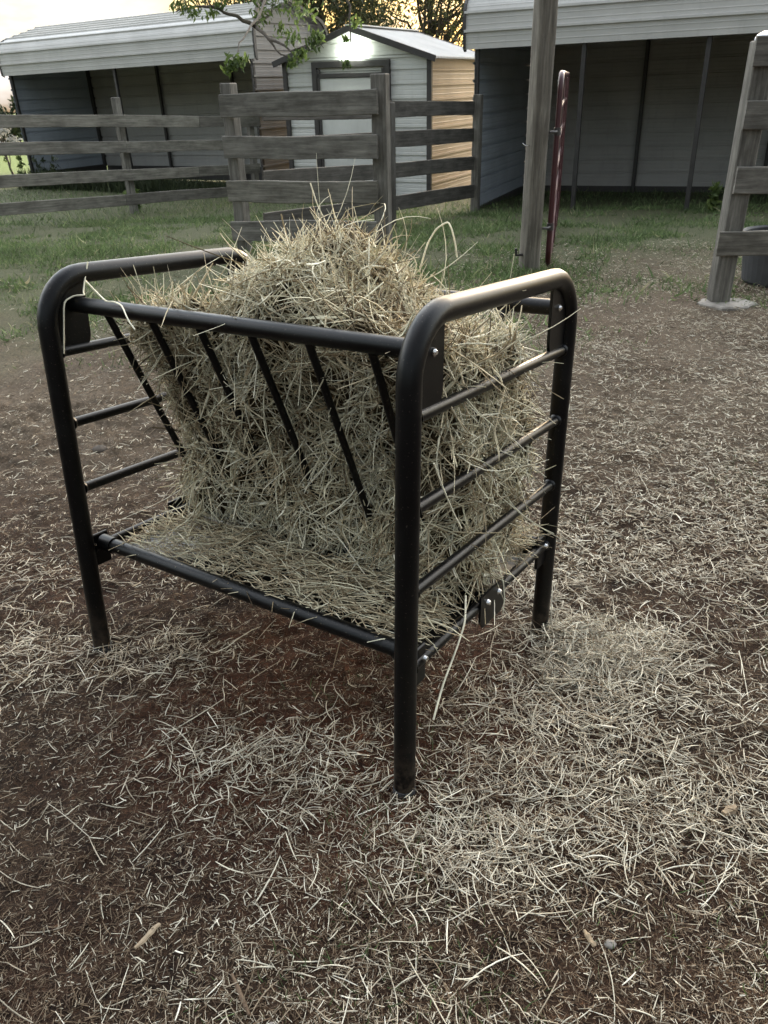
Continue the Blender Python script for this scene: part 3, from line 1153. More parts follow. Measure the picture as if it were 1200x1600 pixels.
def end_frame(x):
    rb = .125
    pts = [Vector((x, 0, -.012)), Vector((x, 0, .3)), Vector((x, 0, .7)), Vector((x, 0, FH - rb - .04))]
    for k in range(0, 9):
        a = math.pi - k / 8 * math.pi / 2
        pts.append(Vector((x, rb + rb * math.cos(a), FH - rb + rb * math.sin(a))))
    for k in range(0, 9):
        a = math.pi / 2 - k / 8 * math.pi / 2
        pts.append(Vector((x, FW - rb + rb * math.cos(a), FH - rb + rb * math.sin(a))))
    pts += [Vector((x, FW, FH - rb - .04)), Vector((x, FW, .7)), Vector((x, FW, .3)), Vector((x, FW, -.012))]
    m = MB()
    m.tube(pts, .0255, 20)
    ef = put('end_frame', m, PC, feeder)
    for z in RH:
        m = MB()
        m.tube([(x, .02, z), (x, FW - .02, z)], .0135, 14)
        for yy_, sg_ in ((.024, 1), (FW - .024, -1)):
            m.tube([(x, yy_, z), (x, yy_ + sg_ * .004, z), (x, yy_ + sg_ * .008, z)], [.0185, .0172, .0145], 14)
        put('rung', m, PC, ef)
    for y0, sg in ((0, 1), (FW, -1)):
        # corner gusset: fills the bend, round lower end
        o = [(.022, FH - .06), (.018, FH - .205), (.03, FH - .2065)]
        for k in range(9):
            a = -math.pi / 2 + k / 8 * math.pi / 2
            o.append((.078 + .046 * math.cos(a), FH - .152 + .053 * math.sin(a)))
        o += [(.124, FH - .022), (.10, FH - .020)]
        m = MB()
        m.prism([Vector((x - .004, y0 + sg * a, z)) for a, z in (o if sg > 0 else o[::-1])], (.008, 0, 0))
        gp = put('corner_plate', m, PC, ef)
        m = MB()
        xo = x + (.004 if x > -.5 else -.004)
        so = 1 if x > -.5 else -1
        m.tube([(xo, y0 + sg * DY, H1), (xo + so * .004, y0 + sg * DY, H1)], .0085, 12)
        m.tube([(xo + so * .004, y0 + sg * DY, H1), (xo + so * .0085, y0 + sg * DY, H1)], [.0072, .0045], 6)
        bo = put('bolt', m, MAT['galv'], ef)
        # lower leg bracket with bolt
        m = MB()
        m.box((x, y0 + sg * .050, RH[3] - .010), (.010, .060, .100), None, .006)
        put('leg_bracket', m, PC, ef)
        m = MB()
        m.tube([(xo + so * .012, y0 + sg * .055, RH[3] + .014), (xo + so * .019, y0 + sg * .055, RH[3] + .014)], [.008, .006], 10)
        put('bolt', m, MAT['galv'], ef)
    # bracket in the middle of the lowest rung that carries the keel of the rack
    m = MB()
    so = 1 if x > -.5 else -1
    o = [(-.068, .035), (-.068, -.035), (-.05, -.06), (.055, -.06), (.072, -.042), (.072, .035)]
    pl_ = [Vector((x + so * .0165, FW / 2 + a, RH[3] + z)) for a, z in o]
    m.prism(pl_ if so < 0 else pl_[::-1], (so * -.006, 0, 0))
    put('keel_bracket', m, PC, ef)
    for dy_, dz_ in ((-.03, .006), (.034, .008)):
        m = MB()
        m.tube([(x + so * .0165, FW / 2 + dy_, RH[3] + dz_), (x + so * .024, FW / 2 + dy_, RH[3] + dz_)], [.0085, .0055], 10)
        put('bolt', m, MAT['galv'], ef)
    for y0, sg in ((0, 1), (FW, -1)):
        m = MB()
        m.tube([(x, y0, -.016), (x, y0, .004)], [.0275, .0275], 16)
        put('foot_cap', m, MAT['rubber'], ef)
    return ef


end_frame(0.0)
end_frame(-FLx)
for y in (DY, FW - DY):
    m = MB()
    m.tube([(-FLx + .006, y, H1), (-.5, y, H1), (-.006, y, H1)], .0205, 18)
    tr = put('top_rail', m, PC, feeder)
    yl = .055 if y < .4 else FW - .055
    m = MB()
    m.tube([(-FLx + .012, yl, RH[3] + .012), (-.5, yl, RH[3] + .012), (-.012, yl, RH[3] + .012)], .0205, 18)
    for xa, xb in ((-FLx + .012, -FLx + .06), (-.06, -.012)):
        m.tube([(xa, yl, RH[3] + .012), (xb, yl, RH[3] + .012)], .0245, 18)
    put('lower_rail', m, PC, feeder)
m = MB()
m.tube([(-FLx + .012, FW / 2, RH[3] + .005), (-.012, FW / 2, RH[3] + .005)], .0165, 14)
put('keel_tube', m, PC, feeder)
for sgn in (0, 1):
    for k in range(6):
        x = (-.88 + .15 * k) * S
        y0 = DY if sgn == 0 else FW - DY
        m = MB()
        m.tube([(x, y0, H1 - .008), (x, FW / 2 + (-.012 if sgn == 0 else .012), RH[3] + .02)], .0095, 12)
        put('rack_bar', m, PC, feeder)
# shallow catch tray between the lower rails
m = MB()
ty_ = [.052, .075, .16, .30, FW / 2 - .02, FW / 2 + .02, FW - .30, FW - .16, FW - .075, FW - .052]
tz_ = [.0, -.012, -.02, -.022, -.022, -.022, -.022, -.02, -.012, .0]
for off in (0, -.003):
    m.rows([[Vector((xx, a, RH[3] + b_ + .002 + off)) for a, b_ in zip(ty_, tz_)] for xx in np.linspace(-FLx + .03, -.03, 5)])
put('catch_tray', m, PC, feeder)

# ------------------------------------------------------------------ hay in the feeder
def ztop(x, y):
    c = np.clip(1 - np.abs(x + .42) / .24, 0, 1) ** 1.25 * .19 + np.exp(-((x + .27) / .09) ** 2) * .03
    fall = np.exp(-((y - .37) / .19) ** 2)
    z = .85 + c * fall + .055 * np.exp(-((y - .36) / .24) ** 2)
    z = z - .09 * np.clip((-.60 - x) / .14, 0, 1) - .03 * np.clip((x + .12) / .12, 0, 1) - .11 * np.clip((x + .27) / .16, 0, 1) * np.clip((y - .36) / .2, 0, 1)
    return z


front = [(.32, .322), (.315, .365), (.290, .43), (.284, .52), (.278, .60), (.246, .68), (.205, .77), (.165, .86), (.170, .915)]
backp = [(.575, .93), (.60, .88), (.61, .80), (.62, .70), (.625, .6), (.61, .5), (.57, .42), (.50, .36), (.44, .322)]
xs = np.linspace(-.865, -.030, 60)
ring_n = 72
core = []
for ix, x in enumerate(xs):
    topy = np.linspace(.19, .55, 12)
    pts = front + [(y, float(ztop(x, y)) + .01) for y in topy] + backp
    pts = np.array(pts)
    pts[:8, 0] -= .035 * np.clip((-.5 - x) / .2, 0, 1) * np.clip((pts[:8, 1] - .33) / .1, 0, 1) * np.clip((.70 - pts[:8, 1]) / .2, 0, 1)
    lim = float(ztop(x, .55))
    pts[len(front) + 12:, 1] = np.minimum(pts[len(front) + 12:, 1], lim - .012 * np.arange(len(backp)))
    e = min((x - xs[0]) / .05, 1)
    e2 = min((xs[-1] - x) / .02, 1)
    k = (0.90 + .10 * math.sqrt(max(1 - (1 - e) ** 2, 0))) * (0.95 + .05 * math.sqrt(max(1 - (1 - e2) ** 2, 0)))
    cen = np.array([.37, .62])
    pts = cen + (pts - cen) * k
    loop = np.vstack([pts, pts[:1]])
    seg = np.r_[0, np.cumsum(np.hypot(*np.diff(loop, axis=0).T))]
    u = np.linspace(0, seg[-1], ring_n, endpoint=False)
    yy = np.interp(u, seg, loop[:, 0]); zz = np.interp(u, seg, loop[:, 1])
    core.append(np.stack([np.full(ring_n, x), yy, zz], -1))
core = np.array(core)
cx = core.mean(1, keepdims=True)
rad_dir = norm(core - cx)
uu = np.arange(ring_n)[None] / ring_n * 14 + 0 * xs[:, None]
lump = fbm(core[..., 0] * 7 + 50, uu + 20, 3, 31) - .5
lump2 = fbm(core[..., 0] * 26 + 50, uu * 3 + 20, 2, 37) - .5
core = core + rad_dir * (lump * .16 + lump2 * .095)[..., None]
core[..., 0] = np.minimum(core[..., 0], -.03)
core[..., 2] = np.maximum(core[..., 2], .312)
# closed ends
endL = np.repeat(core[:1].mean(1, keepdims=True), ring_n, 1)
endR = np.repeat(core[-1:].mean(1, keepdims=True), ring_n, 1)


def cap_rings(ring, cen, dx, kk):
    res = []
    for k in kk:
        r = cen + (ring - cen) * k
        r = r + (fbm(r[..., 1] * 14 + 3, r[..., 2] * 14 + 9, 3, 41)[..., None] - .6) * np.array([.10 if dx > 0 else -.08, 0, 0])
        r[..., 0] += dx * (1 - k)
        res.append(r)
    return res


left_c = cap_rings(core[0], endL[0], -.02, (.02, .3, .55, .8))
right_c = cap_rings(core[-1], endR[0], .012, (.85, .65, .45, .25, .02))
core = np.concatenate([np.array(left_c), core, np.array(right_c)], 0) * S
ns = core.shape[0]
i_, j_ = np.meshgrid(np.arange(ns - 1), np.arange(ring_n), indexing='ij')
cq = np.stack([i_ * ring_n + j_, i_ * ring_n + (j_ + 1) % ring_n, (i_ + 1) * ring_n + (j_ + 1) % ring_n, (i_ + 1) * ring_n + j_], -1).reshape(-1, 4)
cv = core.reshape(-1, 3)
fa, fb_, fc, fd = (cv[cq[:, k]] for k in range(4))
fn = np.cross(fc - fa, fd - fb_)
area = np.linalg.norm(fn, axis=1)
fn = norm(fn)
cen_all = cv.mean(0)
flip = np.sum(fn * ((fa + fc) / 2 - cen_all), 1) < 0
fn[flip] *= -1
wgt = area * np.where((fn[:, 2] < -.5), .15, 1.0) * np.where(fn[:, 1] > .6, .5, 1) * np.where(fn[:, 2] > .4, 1.35, 1)
NH = 18500
pick = rng.choice(len(cq), NH, p=wgt / wgt.sum())
a_, b_ = rng.random((NH, 1)), rng.random((NH, 1))
P = (fa[pick] * (1 - a_) + fb_[pick] * a_) * (1 - b_) + (fd[pick] * (1 - a_) + fc[pick] * a_) * b_
Nn = fn[pick]
T = norm(np.cross(Nn, rng.normal(0, 1, (NH, 3))))
# locally combed direction: neighbours lie roughly alike
field = np.stack([fbm(P[:, 0] * 9 + 7, P[:, 2] * 9 + P[:, 1] * 5, 2, s_) - .5 for s_ in (51, 53, 55)], -1) * 5
field = field - Nn * np.sum(field * Nn, 1, keepdims=True)
down = np.array([0, 0, -1.0]) - Nn * (-Nn[:, 2:3])
mixw = rng.random((NH, 1))
Dh = T * .9 + field * .8 + down * .35 * (np.abs(Nn[:, 2:3]) < .6)
Dh = norm(Dh) + Nn * rng.normal(.05, .22, (NH, 1))
stick = (rng.random(NH) < np.where(Nn[:, 2] > .35, .055, .02))
Dh[stick] += Nn[stick] * rng.uniform(.5, 1.6, (stick.sum(), 1))
Dh = norm(Dh)
ln = rng.gamma(3.2, .035, NH).clip(.035, .27)
ln[stick] *= .85
ln = np.where(P[:, 1] > .53 * S, ln * .62, ln)
endf = (Nn[:, 0:1] > .5)
Dh = norm(np.where(endf, Dh - Nn * np.sum(Dh * Nn, 1, keepdims=True) * .7, Dh))
P = P + Nn * (rng.gamma(1.5, .007, (NH, 1)) * np.where(endf, .6, 1)) + Dh * (stick * ln * .35)[:, None]
rd = rng.uniform(.0010, .0023, NH) * np.where(rng.random(NH) < .10, 1.6, 1)
V1, Q1, I1 = strands(P, Dh, Nn, ln, rd, 6, 3, .5, .8)
tone = np.clip(rng.beta(2.2, 1.7, NH) + .75 * (fbm(P[:, 0] * 7, P[:, 2] * 7 + P[:, 1] * 4, 2, 61) - .5), 0, 1)
tn1 = tone[I1]
# hay spilled on the tray, in front of the rack
NT = 1700
tp = np.stack([rng.uniform(-.93, -.02, NT) * S, (.05 + .21 * rng.beta(1.5, 1.0, NT)) * S, np.zeros(NT)], -1)
tp[:, 2] = (.318 + .036 * rng.random(NT) * np.clip((tp[:, 1] / S - .05) / .18, .1, 1)) * S
ang = rng.normal(0, .7, NT)
td = np.stack([np.cos(ang), np.sin(ang) * .9, rng.normal(0, .15, NT)], -1)
tl = rng.gamma(3, .028, NT).clip(.02, .2)
V2, Q2, I2 = strands(tp, td, np.tile([0, 0, 1.0], (NT, 1)), tl, rng.uniform(.0009, .002, NT), 4, 3, .35, .5)
tn2 = rng.beta(2, 2, NT)[I2] * .9
# same on the rear half and at the bracket of the right end
NB = 1500
bp = np.stack([rng.uniform(-.9, .0, NB) * S, (.52 + .14 * rng.random(NB)) * S, (.318 + .05 * rng.random(NB)) * S], -1)
ang = rng.normal(0, .9, NB)
V3, Q3, I3 = strands(bp, np.stack([np.cos(ang), np.sin(ang), rng.normal(0, .2, NB)], -1), np.tile([0, 0, 1.0], (NB, 1)),
                     rng.gamma(3, .028, NB).clip(.02, .2), rng.uniform(.0007, .0015, NB), 4, 3, .35, .5)
tn3 = rng.beta(2, 2, NB)[I3]
# wisps standing out of the heap
NW = 120
wx = rng.normal(-.40, .16, NW).clip(-.8, -.05); wy = rng.normal(.36, .10, NW)
wp = np.stack([wx, wy, ztop(wx, wy) + .02], -1) * S
wd = norm(np.stack([rng.normal(0, .55, NW), rng.normal(0, .4, NW), rng.uniform(.3, 1.2, NW)], -1))
wl = rng.gamma(4, .035, NW).clip(.06, .26)
V4, Q4, I4 = strands(wp + wd * (wl * .38)[:, None], wd, norm(rng.normal(0, 1, (NW, 3)) + [0, 0, .01]), wl, rng.uniform(.0009, .0018, NW), 7, 3, .9, 1.3, .4)
tn4 = rng.uniform(.4, .9, NW)[I4]


# flat blades and leaf pieces among the stems
NL = 2200
pk = rng.choice(NH, NL)
V5, Q5, I5 = strands(P[pk] + Nn[pk] * .006, norm(Dh[pk] + rng.normal(0, .5, (NL, 3))), norm(Nn[pk] + rng.normal(0, .5, (NL, 3))), rng.gamma(3, .02, NL).clip(.02, .12),
                     rng.uniform(.0018, .0042, NL), 4, 2, .5, .8, .5, 1, [.3, .9, 1, .7, .1])
tn5 = np.clip(tone[pk] + rng.normal(.1, .25, NL), 0, 1)[I5]


def join(lst):
    vs, qs, ts, o = [], [], [], 0
    for v, q, t in lst:
        vs.append(v); qs.append(q + o); ts.append(t)
        o += len(v)
    return np.concatenate(vs), np.concatenate(qs), np.concatenate(ts)


V, Q, TN = join([(cv, cq, np.full(len(cv), .1)), (V1, Q1, tn1), (V2, Q2, tn2), (V3, Q3, tn3), (V4, Q4, tn4), (V5, Q5, tn5)])
me = quads_mesh('hay_heap', V, Q, TN)
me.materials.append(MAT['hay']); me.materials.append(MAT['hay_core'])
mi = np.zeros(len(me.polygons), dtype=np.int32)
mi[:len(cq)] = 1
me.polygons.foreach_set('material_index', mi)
hay = put('hay_heap', me, None, None, FMX)
tag(hay, 'big loose heap of dry hay filling the black feeder', 'hay')

# a few stalks lying over the rails
def stalk(name, pts, r, label, group=None):
    pts = [Vector(p) for p in pts]
    fine = []
    for i in range(len(pts) - 1):
        for k in range(4):
            fine.append(pts[i].lerp(pts[i + 1], k / 4))
    fine.append(pts[-1])
    for _ in range(1):
        fine = [fine[0]] + [(fine[i - 1] + fine[i] * 2 + fine[i + 1]) / 4 for i in range(1, len(fine) - 1)] + [fine[-1]]
    m = MB(); m.tube(fine, r, 6)
    me = m.mesh(name)
    a = me.attributes.new('tone', 'FLOAT', 'POINT')
    a.data.foreach_set('value', np.full(len(me.vertices), .9, dtype=np.float32))
    o = put(name, me, MAT['hay'], None, FMX)
    return tag(o, label, 'hay stalk', group)


X0 = -FLx
stalk('hay_stalk', [(X0 + .02, .135, FH + .028), (X0 + .022, .120, FH - .005), (X0 + .03, .10, FH - .045), (X0 + .055, .085, H1 + .026), (X0 + .03, .07, H1 + .024),
                    (X0 + .02, .045, H1 + .012), (X0 + .022, .03, H1 - .06), (X0 + .02, .02, H1 - .12)], .0022,
      'kinked pale hay stalk hanging over the left front corner of the feeder')
stalk('hay_stalk', [(-.99, .05, H1 + .07), (-.955, .06, H1 + .035), (-.93, .058, H1 + .0225), (-.905, .062, H1 + .0235), (-.87, .056, H1 + .019), (-.83, .038, H1 - .012), (-.80, .03, H1 - .03)], .002,
      'pale hay stalk draped across the front top rail near its left end')
stalk('hay_stalk', [(-.012, .30, RH[3] + .05), (.020, .24, RH[3] + .015), (.026, .19, RH[3] - .03), (.03, .12, RH[3] - .09), (.04, .06, RH[3] - .15)], .0024,
      'long pale hay stalk hanging off the lowest rung by the near right leg')
stalk('hay_stalk', [(.030, .05, RH[1] + .10), (.032, .09, RH[1] + .03), (.027, .15, RH[1] - .05), (.020, .2, RH[2] + .09)], .0018,
      'thin bowed hay stalk crossing the second rung of the right end')

FI = FMX.inverted()
stalk('hay_stalk', [FI @ at(*p_) for p_ in ((655, 425, 2.10), (668, 380, 2.10), (682, 357, 2.09), (700, 346, 2.08), (706, 358, 2.07), (712, 383, 2.07), (714, 402, 2.07))], .0021,
      'bent hay stalk with a drooping tip arching up at the right of the heap')
stalk('hay_stalk', [FI @ at(*p_) for p_ in ((516, 372, 2.05), (508, 345, 2.04), (495, 318, 2.04), (485, 286, 2.04))], .0015,
      'thin straight hay stalk standing highest out of the heap')


def chip(name, px, py, Y, Ln, wd, ang, label, cat, mat, seed, up=.012):
    '''a splintered sliver lying on the soil'''
    q_ = at(px, py, Y)
    r = random.Random(seed)
    n_ = 7
    rows_ = []
    for i in range(n_):
        t = i / (n_ - 1)
        wv = wd * (.25 + .75 * math.sin(math.pi * min(max(t, .08), .9)) ** .6) * r.uniform(.75, 1.1) / 2
        th = wd * .22 * r.uniform(.7, 1.2)
        x = Ln * (t - .5)
        zc = r.uniform(-.002, .002)
        rows_.append([Vector((x, -wv, zc)), Vector((x, -wv * .6, zc + th)), Vector((x, wv * .6, zc + th)), Vector((x, wv, zc)), Vector((x, 0, zc - th)), Vector((x, -wv, zc))])
    m = MB(); m.rows(rows_)
    m.add(rows_[0][:5], [(0, 1, 2, 3, 4)]); m.add(rows_[-1][:5], [(4, 3, 2, 1, 0)])
    zg = gz(q_.x, q_.y)
    mw = Matrix.Translation(Vector((q_.x, q_.y, zg + up))) @ Matrix.Rotation(ang, 4, 'Z') @ Matrix.Rotation(.06, 4, 'Y')
    return tag(put(name, m, mat, None, mw), label, cat)


chip('wood_chip', 216, 1410, .915, .062, .013, 1.0, 'splintered pale wood chip on the dark soil at lower left', 'wood chip', MAT['chip'], 1)
chip('twig', 366, 1505, .80, .080, .009, -1.05, 'short brown stick on the soil near the bottom edge', 'twig', MAT['bark_stick'], 2, .008)
chip('wood_chip', 1166, 1170, 1.22, .040, .026, .5, 'pale pinkish wood chip near the right edge of the strewn hay', 'wood chip', MAT['chip'], 3)
chip('wood_chip', 927, 1428, .90, .034, .012, -1.2, 'small tan wood chip among the strewn hay at lower right', 'wood chip', MAT['chip'], 4)


def stone(px, py, Y, rad_, label, seed, mat=None):
    q_ = at(px, py, Y)
    r = random.Random(seed)
    rows_ = []
    for i in range(8):
        th = math.pi * i / 7
        rows_.append([Vector((rad_ * (math.sin(th) + .02) * math.cos(2 * math.pi * k / 12) * 1.2, rad_ * (math.sin(th) + .02) * math.sin(2 * math.pi * k / 12), rad_ * .7 * math.cos(th))) * (1 + .16 * math.sin(k * 2.1 + i * 1.7 + seed)) for k in range(12)])
        rows_[-1].append(rows_[-1][0])
    m = MB(); m.rows(rows_); m.s = [True] * len(m.s)
    tag(put('stone', m, mat or MAT['concrete'], None, Matrix.Translation(Vector((q_.x, q_.y, gz(q_.x, q_.y) + rad_ * .3)))), label, 'stone')


stone(420, 1568, .745, .006, 'tiny whitish stone on the soil by the bottom edge', 1)
stone(960, 1442, .89, .009, 'greyish pebble among the strewn hay at lower right', 2)
stone(155, 697, 3.55, .030, 'dark clod lying on the dirt, seen between the left leg and the hay', 3, MAT['bark'])

# ------------------------------------------------------------------ hay on the ground
def in_view(x, y, margin=.5):
    c = np.stack([x, y, np.zeros_like(x)], -1) - CAM
    z = c @ f_
    px = (c @ r_) / z * FPX; py = (c @ u_) / z * FPX
    return (z > .2) & (np.abs(px) < 600 * (1 + margin) + 40) & (np.abs(py) < 800 * (1 + margin) + 40)


def density(x, y):
    """how much long hay lies here, 0..1"""
    d = np.zeros_like(x)
    for cx_, cy_, sx, sy, a in ((.55, 1.45, .36, .34, 1.0), (.25, 1.12, .28, .22, .95), (.75, 1.9, .35, .30, .65), (-.12, 1.32, .26, .17, .55), (-.70, 1.88, .24, .16, .9), (-1.1, 1.9, .4, .25, .35),
                                (.95, 1.15, .40, .35, .6), (-.35, 1.45, .2, .14, .5), (.55, 2.25, .25, .22, .8), (.2, .95, .3, .15, .35), (-1.3, 2.2, .35, .3, .3), (1.2, 2.3, .5, .5, .35)):
        d = np.maximum(d, a * np.exp(-((x - cx_) / sx) ** 2 - ((y - cy_) / sy) ** 2))
    n1_ = fbm(x * 5, y * 5, 3, 71)
    return np.clip((d * (.1 + 1.7 * n1_)) * np.clip((y - .88) / .3, .10, 1) + .02, 0, 1)


def lay(n, ylo, yhi, dens, lens, rads, K, tone_f, lift=.004, kink=.5, bend=.35, sides=3, tilt=.09, half=.62):
    n = int(n * 1.5)
    y = rng.uniform(ylo ** .5, yhi ** .5, n * 3) ** 2
    x = rng.uniform(-1, 1, n * 3) * (half * 1.38 * y + .7)
    ok = in_view(x, y)
    if dens is not None:
        ok &= rng.random(n * 3) < dens(x, y)
    x, y = x[ok][:n], y[ok][:n]
    k = len(x)
    z = ground_z(x, y) + lift * rng.gamma(1.4, .9, k)
    a = rng.uniform(0, 2 * np.pi, k)
    D = np.stack([np.cos(a), np.sin(a), rng.normal(0, tilt, k)], -1)
    v, q, i = strands(np.stack([x, y, z], -1), D, np.tile([0, 0, 1.0], (k, 1)) + rng.normal(0, .15, (k, 3)), lens(k), rads(k), K, sides, bend, kink)
    return v, q, tone_f(k)[i]


lit = []
# long stems
lit.append(lay(15000, .35, 3.2, density, lambda k: rng.gamma(2.6, .018, k).clip(.015, .17), lambda k: rng.uniform(.0007, .0017, k), 5,
               lambda k: rng.beta(2.6, 1.3, k), .008, .5, .22))
# medium bits everywhere near
lit.append(lay(14500, .3, 3.6, lambda x, y: .05 + 1.1 * density(x, y) + .5 * (fbm(x * 3, y * 3, 3, 81) - .45), lambda k: rng.gamma(2.6, .010, k).clip(.010, .07),
               lambda k: rng.uniform(.0006, .0017, k), 2, lambda k: rng.beta(1.9, 1.4, k), .004, .2, .1))
# chaff
lit.append(lay(60000, .3, 4.2, lambda x, y: .25 + 1.1 * (fbm(x * 4, y * 4, 3, 83) - .2), lambda k: rng.gamma(2, .0055, k).clip(.004, .03),
               lambda k: rng.uniform(.0006, .0015, k), 1, lambda k: rng.beta(1.3, 1.9, k), .003, 0, 0, 3, .2))
lit.append(lay(90000, 2.3, 8.5, lambda x, y: np.clip(.15 + 1.2 * (fbm(x * 2, y * 2, 3, 87) - .25), 0, 1) * np.clip((9.5 - y) / 4, .12, 1) * np.clip(.62 + .35 * (x + .3 * (y - 3)), .10, 1), lambda k: rng.gamma(2.2, .012, k).clip(.008, .09),
               lambda k: rng.uniform(.0011, .0028, k), 2, lambda k: rng.beta(1.8, 1.7, k), .004, .3, .2, 3, .2, .75))
lit.append(lay(130, .6, 3.4, lambda x, y: .3 + density(x, y), lambda k: rng.gamma(6, .026, k).clip(.09, .28), lambda k: rng.uniform(.0010, .0019, k), 8,
               lambda k: rng.beta(2.2, 1.4, k), .010, .8, .22))
lit.append(lay(50000, .3, 4.6, lambda x, y: .15 + 1.5 * (fbm(x * 5 + 11, y * 5, 3, 89) - .25), lambda k: rng.gamma(2.4, .007, k).clip(.005, .045),
               lambda k: rng.uniform(.0008, .0019, k), 1, lambda k: rng.beta(1.3, 4.6, k) * .7, .002, 0, 0, 3, .25))
V, Q, TN = join(lit)
o = put('hay_litter', quads_mesh('hay_litter', V, Q, TN), MAT['litter'])
tag(o, 'pale broken hay strewn over the brown dirt', 'hay litter', None, 'stuff')

# low tuft of hay heaped round the far right leg
NC = 2000
bl = rng.choice(5, NC, p=(.34, .22, .18, .15, .11))
hx = np.array((.60, .69, .55, .80, .62))[bl] + rng.normal(0, 1, NC) * np.array((.075, .07, .07, .10, .13))[bl]
hy = np.array((1.92, 1.84, 1.78, 1.93, 1.70))[bl] + rng.normal(0, 1, NC) * np.array((.06, .05, .06, .08, .08))[bl]
hz = ground_z(hx, hy) + .003 + rng.random(NC) * np.array((.032, .026, .02, .016, .010))[bl] * (.4 + 1.1 * fbm(hx * 16, hy * 16, 2, 141))
a = rng.uniform(0, 2 * np.pi, NC)
v, q, i = strands(np.stack([hx, hy, hz], -1), np.stack([np.cos(a), np.sin(a), rng.normal(.04, .22, NC)], -1), np.tile([0, 0, 1.0], (NC, 1)),
                  rng.gamma(3, .028, NC).clip(.03, .2), rng.uniform(.0010, .0020, NC), 5, 3, .5, .6)
o = put('hay_tuft', quads_mesh('hay_tuft', v, q, rng.beta(2.2, 1.4, NC)[i]), MAT['litter'])
tag(o, 'low tangled tuft of hay on the dirt beside the far right leg of the feeder', 'hay')

# ------------------------------------------------------------------ grass
def blades(n, ylo, yhi, dens, lens, rads, tone_f, half=.75, lean=.55, K=3):
    n = int(n * 1.3)
    y = rng.uniform(ylo, yhi, n * 3)
    x = rng.uniform(-1, 1, n * 3) * (half * 1.25 * y + .5)
    ok = in_view(x, y, .6) & (rng.random(n * 3) < dens(x, y))
    x, y = x[ok][:n], y[ok][:n]
    k = len(x)
    D = norm(np.stack([rng.normal(0, lean, k), rng.normal(0, lean, k), np.ones(k)], -1))
    l_ = lens(k)
    P_ = np.stack([x, y, ground_z(x, y) - .004], -1) + D * (l_ * .5)[:, None]
    U_ = norm(np.stack([rng.normal(0, 1, k), rng.normal(0, 1, k), np.zeros(k) - .2], -1))
    v, q, i = strands(P_, D, U_, l_, rads(k), K, 2, .5, 0, 1, 1, np.linspace(1, .12, K + 1))
    return v, q, tone_f(k, x, y)[i]


def turf_d(x, y):
    e = y + 5.0 * fbm(x * .9 + 3, y * .9, 3, 91) - .35 * x
    return np.clip((e - 7.4) / 3.0, 0, 1) * np.clip(.10 + 3.4 * (fbm(x * 1.7, y * 1.7, 3, 93) - .42), .02, 1)


gl_ = [blades(16000, 4.8, 14, lambda x, y: turf_d(x, y) * np.clip((fbm(x * 1.6 + 5, y * 1.6, 3, 103) - .46) * 6, 0, 1), lambda k: rng.gamma(3, .022, k).clip(.03, .16),
              lambda k: rng.uniform(.006, .014, k), lambda k, x, y: np.clip(rng.beta(2.4, 1.8, k), 0, 1), .75, .9),
       blades(110000, 4.5, 13, turf_d, lambda k: rng.gamma(2.2, .017, k).clip(.012, .13), lambda k: rng.uniform(.0022, .0056, k),
              lambda k, x, y: np.clip(rng.beta(2, 2.4, k) + .5 * (fbm(x * 1.5, y * 1.5, 2, 95) - .5), 0, 1)),
       blades(40000, 12, 24, lambda x, y: np.full_like(x, .8), lambda k: rng.gamma(3, .022, k).clip(.02, .16), lambda k: rng.uniform(.003, .006, k),
              lambda k, x, y: np.clip(rng.beta(2, 2.4, k) + .4 * (fbm(x, y, 2, 97) - .5), 0, 1)),
       blades(7000, .4, 4.5, lambda x, y: np.clip((fbm(x * 2.4 + 9, y * 2.4, 3, 99) - .60) * 6, 0, 1) + .8 * np.exp(-((x - .46) / .13) ** 2 - ((y - .93) / .09) ** 2) + .7 * np.exp(-((x + .30) / .07) ** 2 - ((y - .80) / .06) ** 2) + .5 * np.exp(-((x - .66) / .10) ** 2 - ((y - 1.18) / .06) ** 2), lambda k: rng.gamma(3, .009, k).clip(.01, .06),
              lambda k: rng.uniform(.0008, .0018, k), lambda k, x, y: rng.beta(2, 3, k) * .7)]
V, Q, TN = join(gl_)
o = put('grass', quads_mesh('grass', V, Q, TN), MAT['grass'])
tag(o, 'short patchy green grass in the paddock', 'grass', None, 'stuff')

# ------------------------------------------------------------------ leaves, trees and weeds
def leaf_cloud(centers, radii, n, size, lean=None, width=.32):
    """n leaves in each ellipsoid clump"""
    Ps, Ts = [], []
    for c, r, k in zip(centers, radii, n):
        d = norm(rng.normal(0, 1, (k, 3))) * (rng.random((k, 1)) ** .45)
        Ps.append(np.array(c)[None] + d * np.array(r)[None])
        Ts.append(np.clip(rng.beta(2, 2, k) + .25 * rng.normal(), 0, 1))
    P_ = np.concatenate(Ps); T_ = np.concatenate(Ts)
    k = len(P_)
    D = rng.normal(0, 1, (k, 3)) + (np.array(lean) if lean is not None else np.array([0, 0, -.5]))
    l_ = size * rng.uniform(.6, 1.3, k)
    v, q, i = strands(P_, D, rng.normal(0, 1, (k, 3)), l_, l_ * width * .5, 3, 2, .35, 0, 1, 1, [.12, 1, .8, .05])
    return v, q, T_[i]


def branch_pts(p0, p1, sag=.1, n=8, wob=.06, seed=0):
    r = random.Random(seed)
    p0, p1 = Vector(p0), Vector(p1)
    L_ = (p1 - p0).length
    res = []
    for i in range(n + 1):
        t = i / n
        p = p0.lerp(p1, t) + Vector((0, 0, sag * L_ * math.sin(math.pi * t)))
        if 0 < i < n:
            p += Vector((r.uniform(-1, 1), r.uniform(-1, 1), r.uniform(-1, 1))) * wob * L_ / n * 2
        res.append(p)
    return res


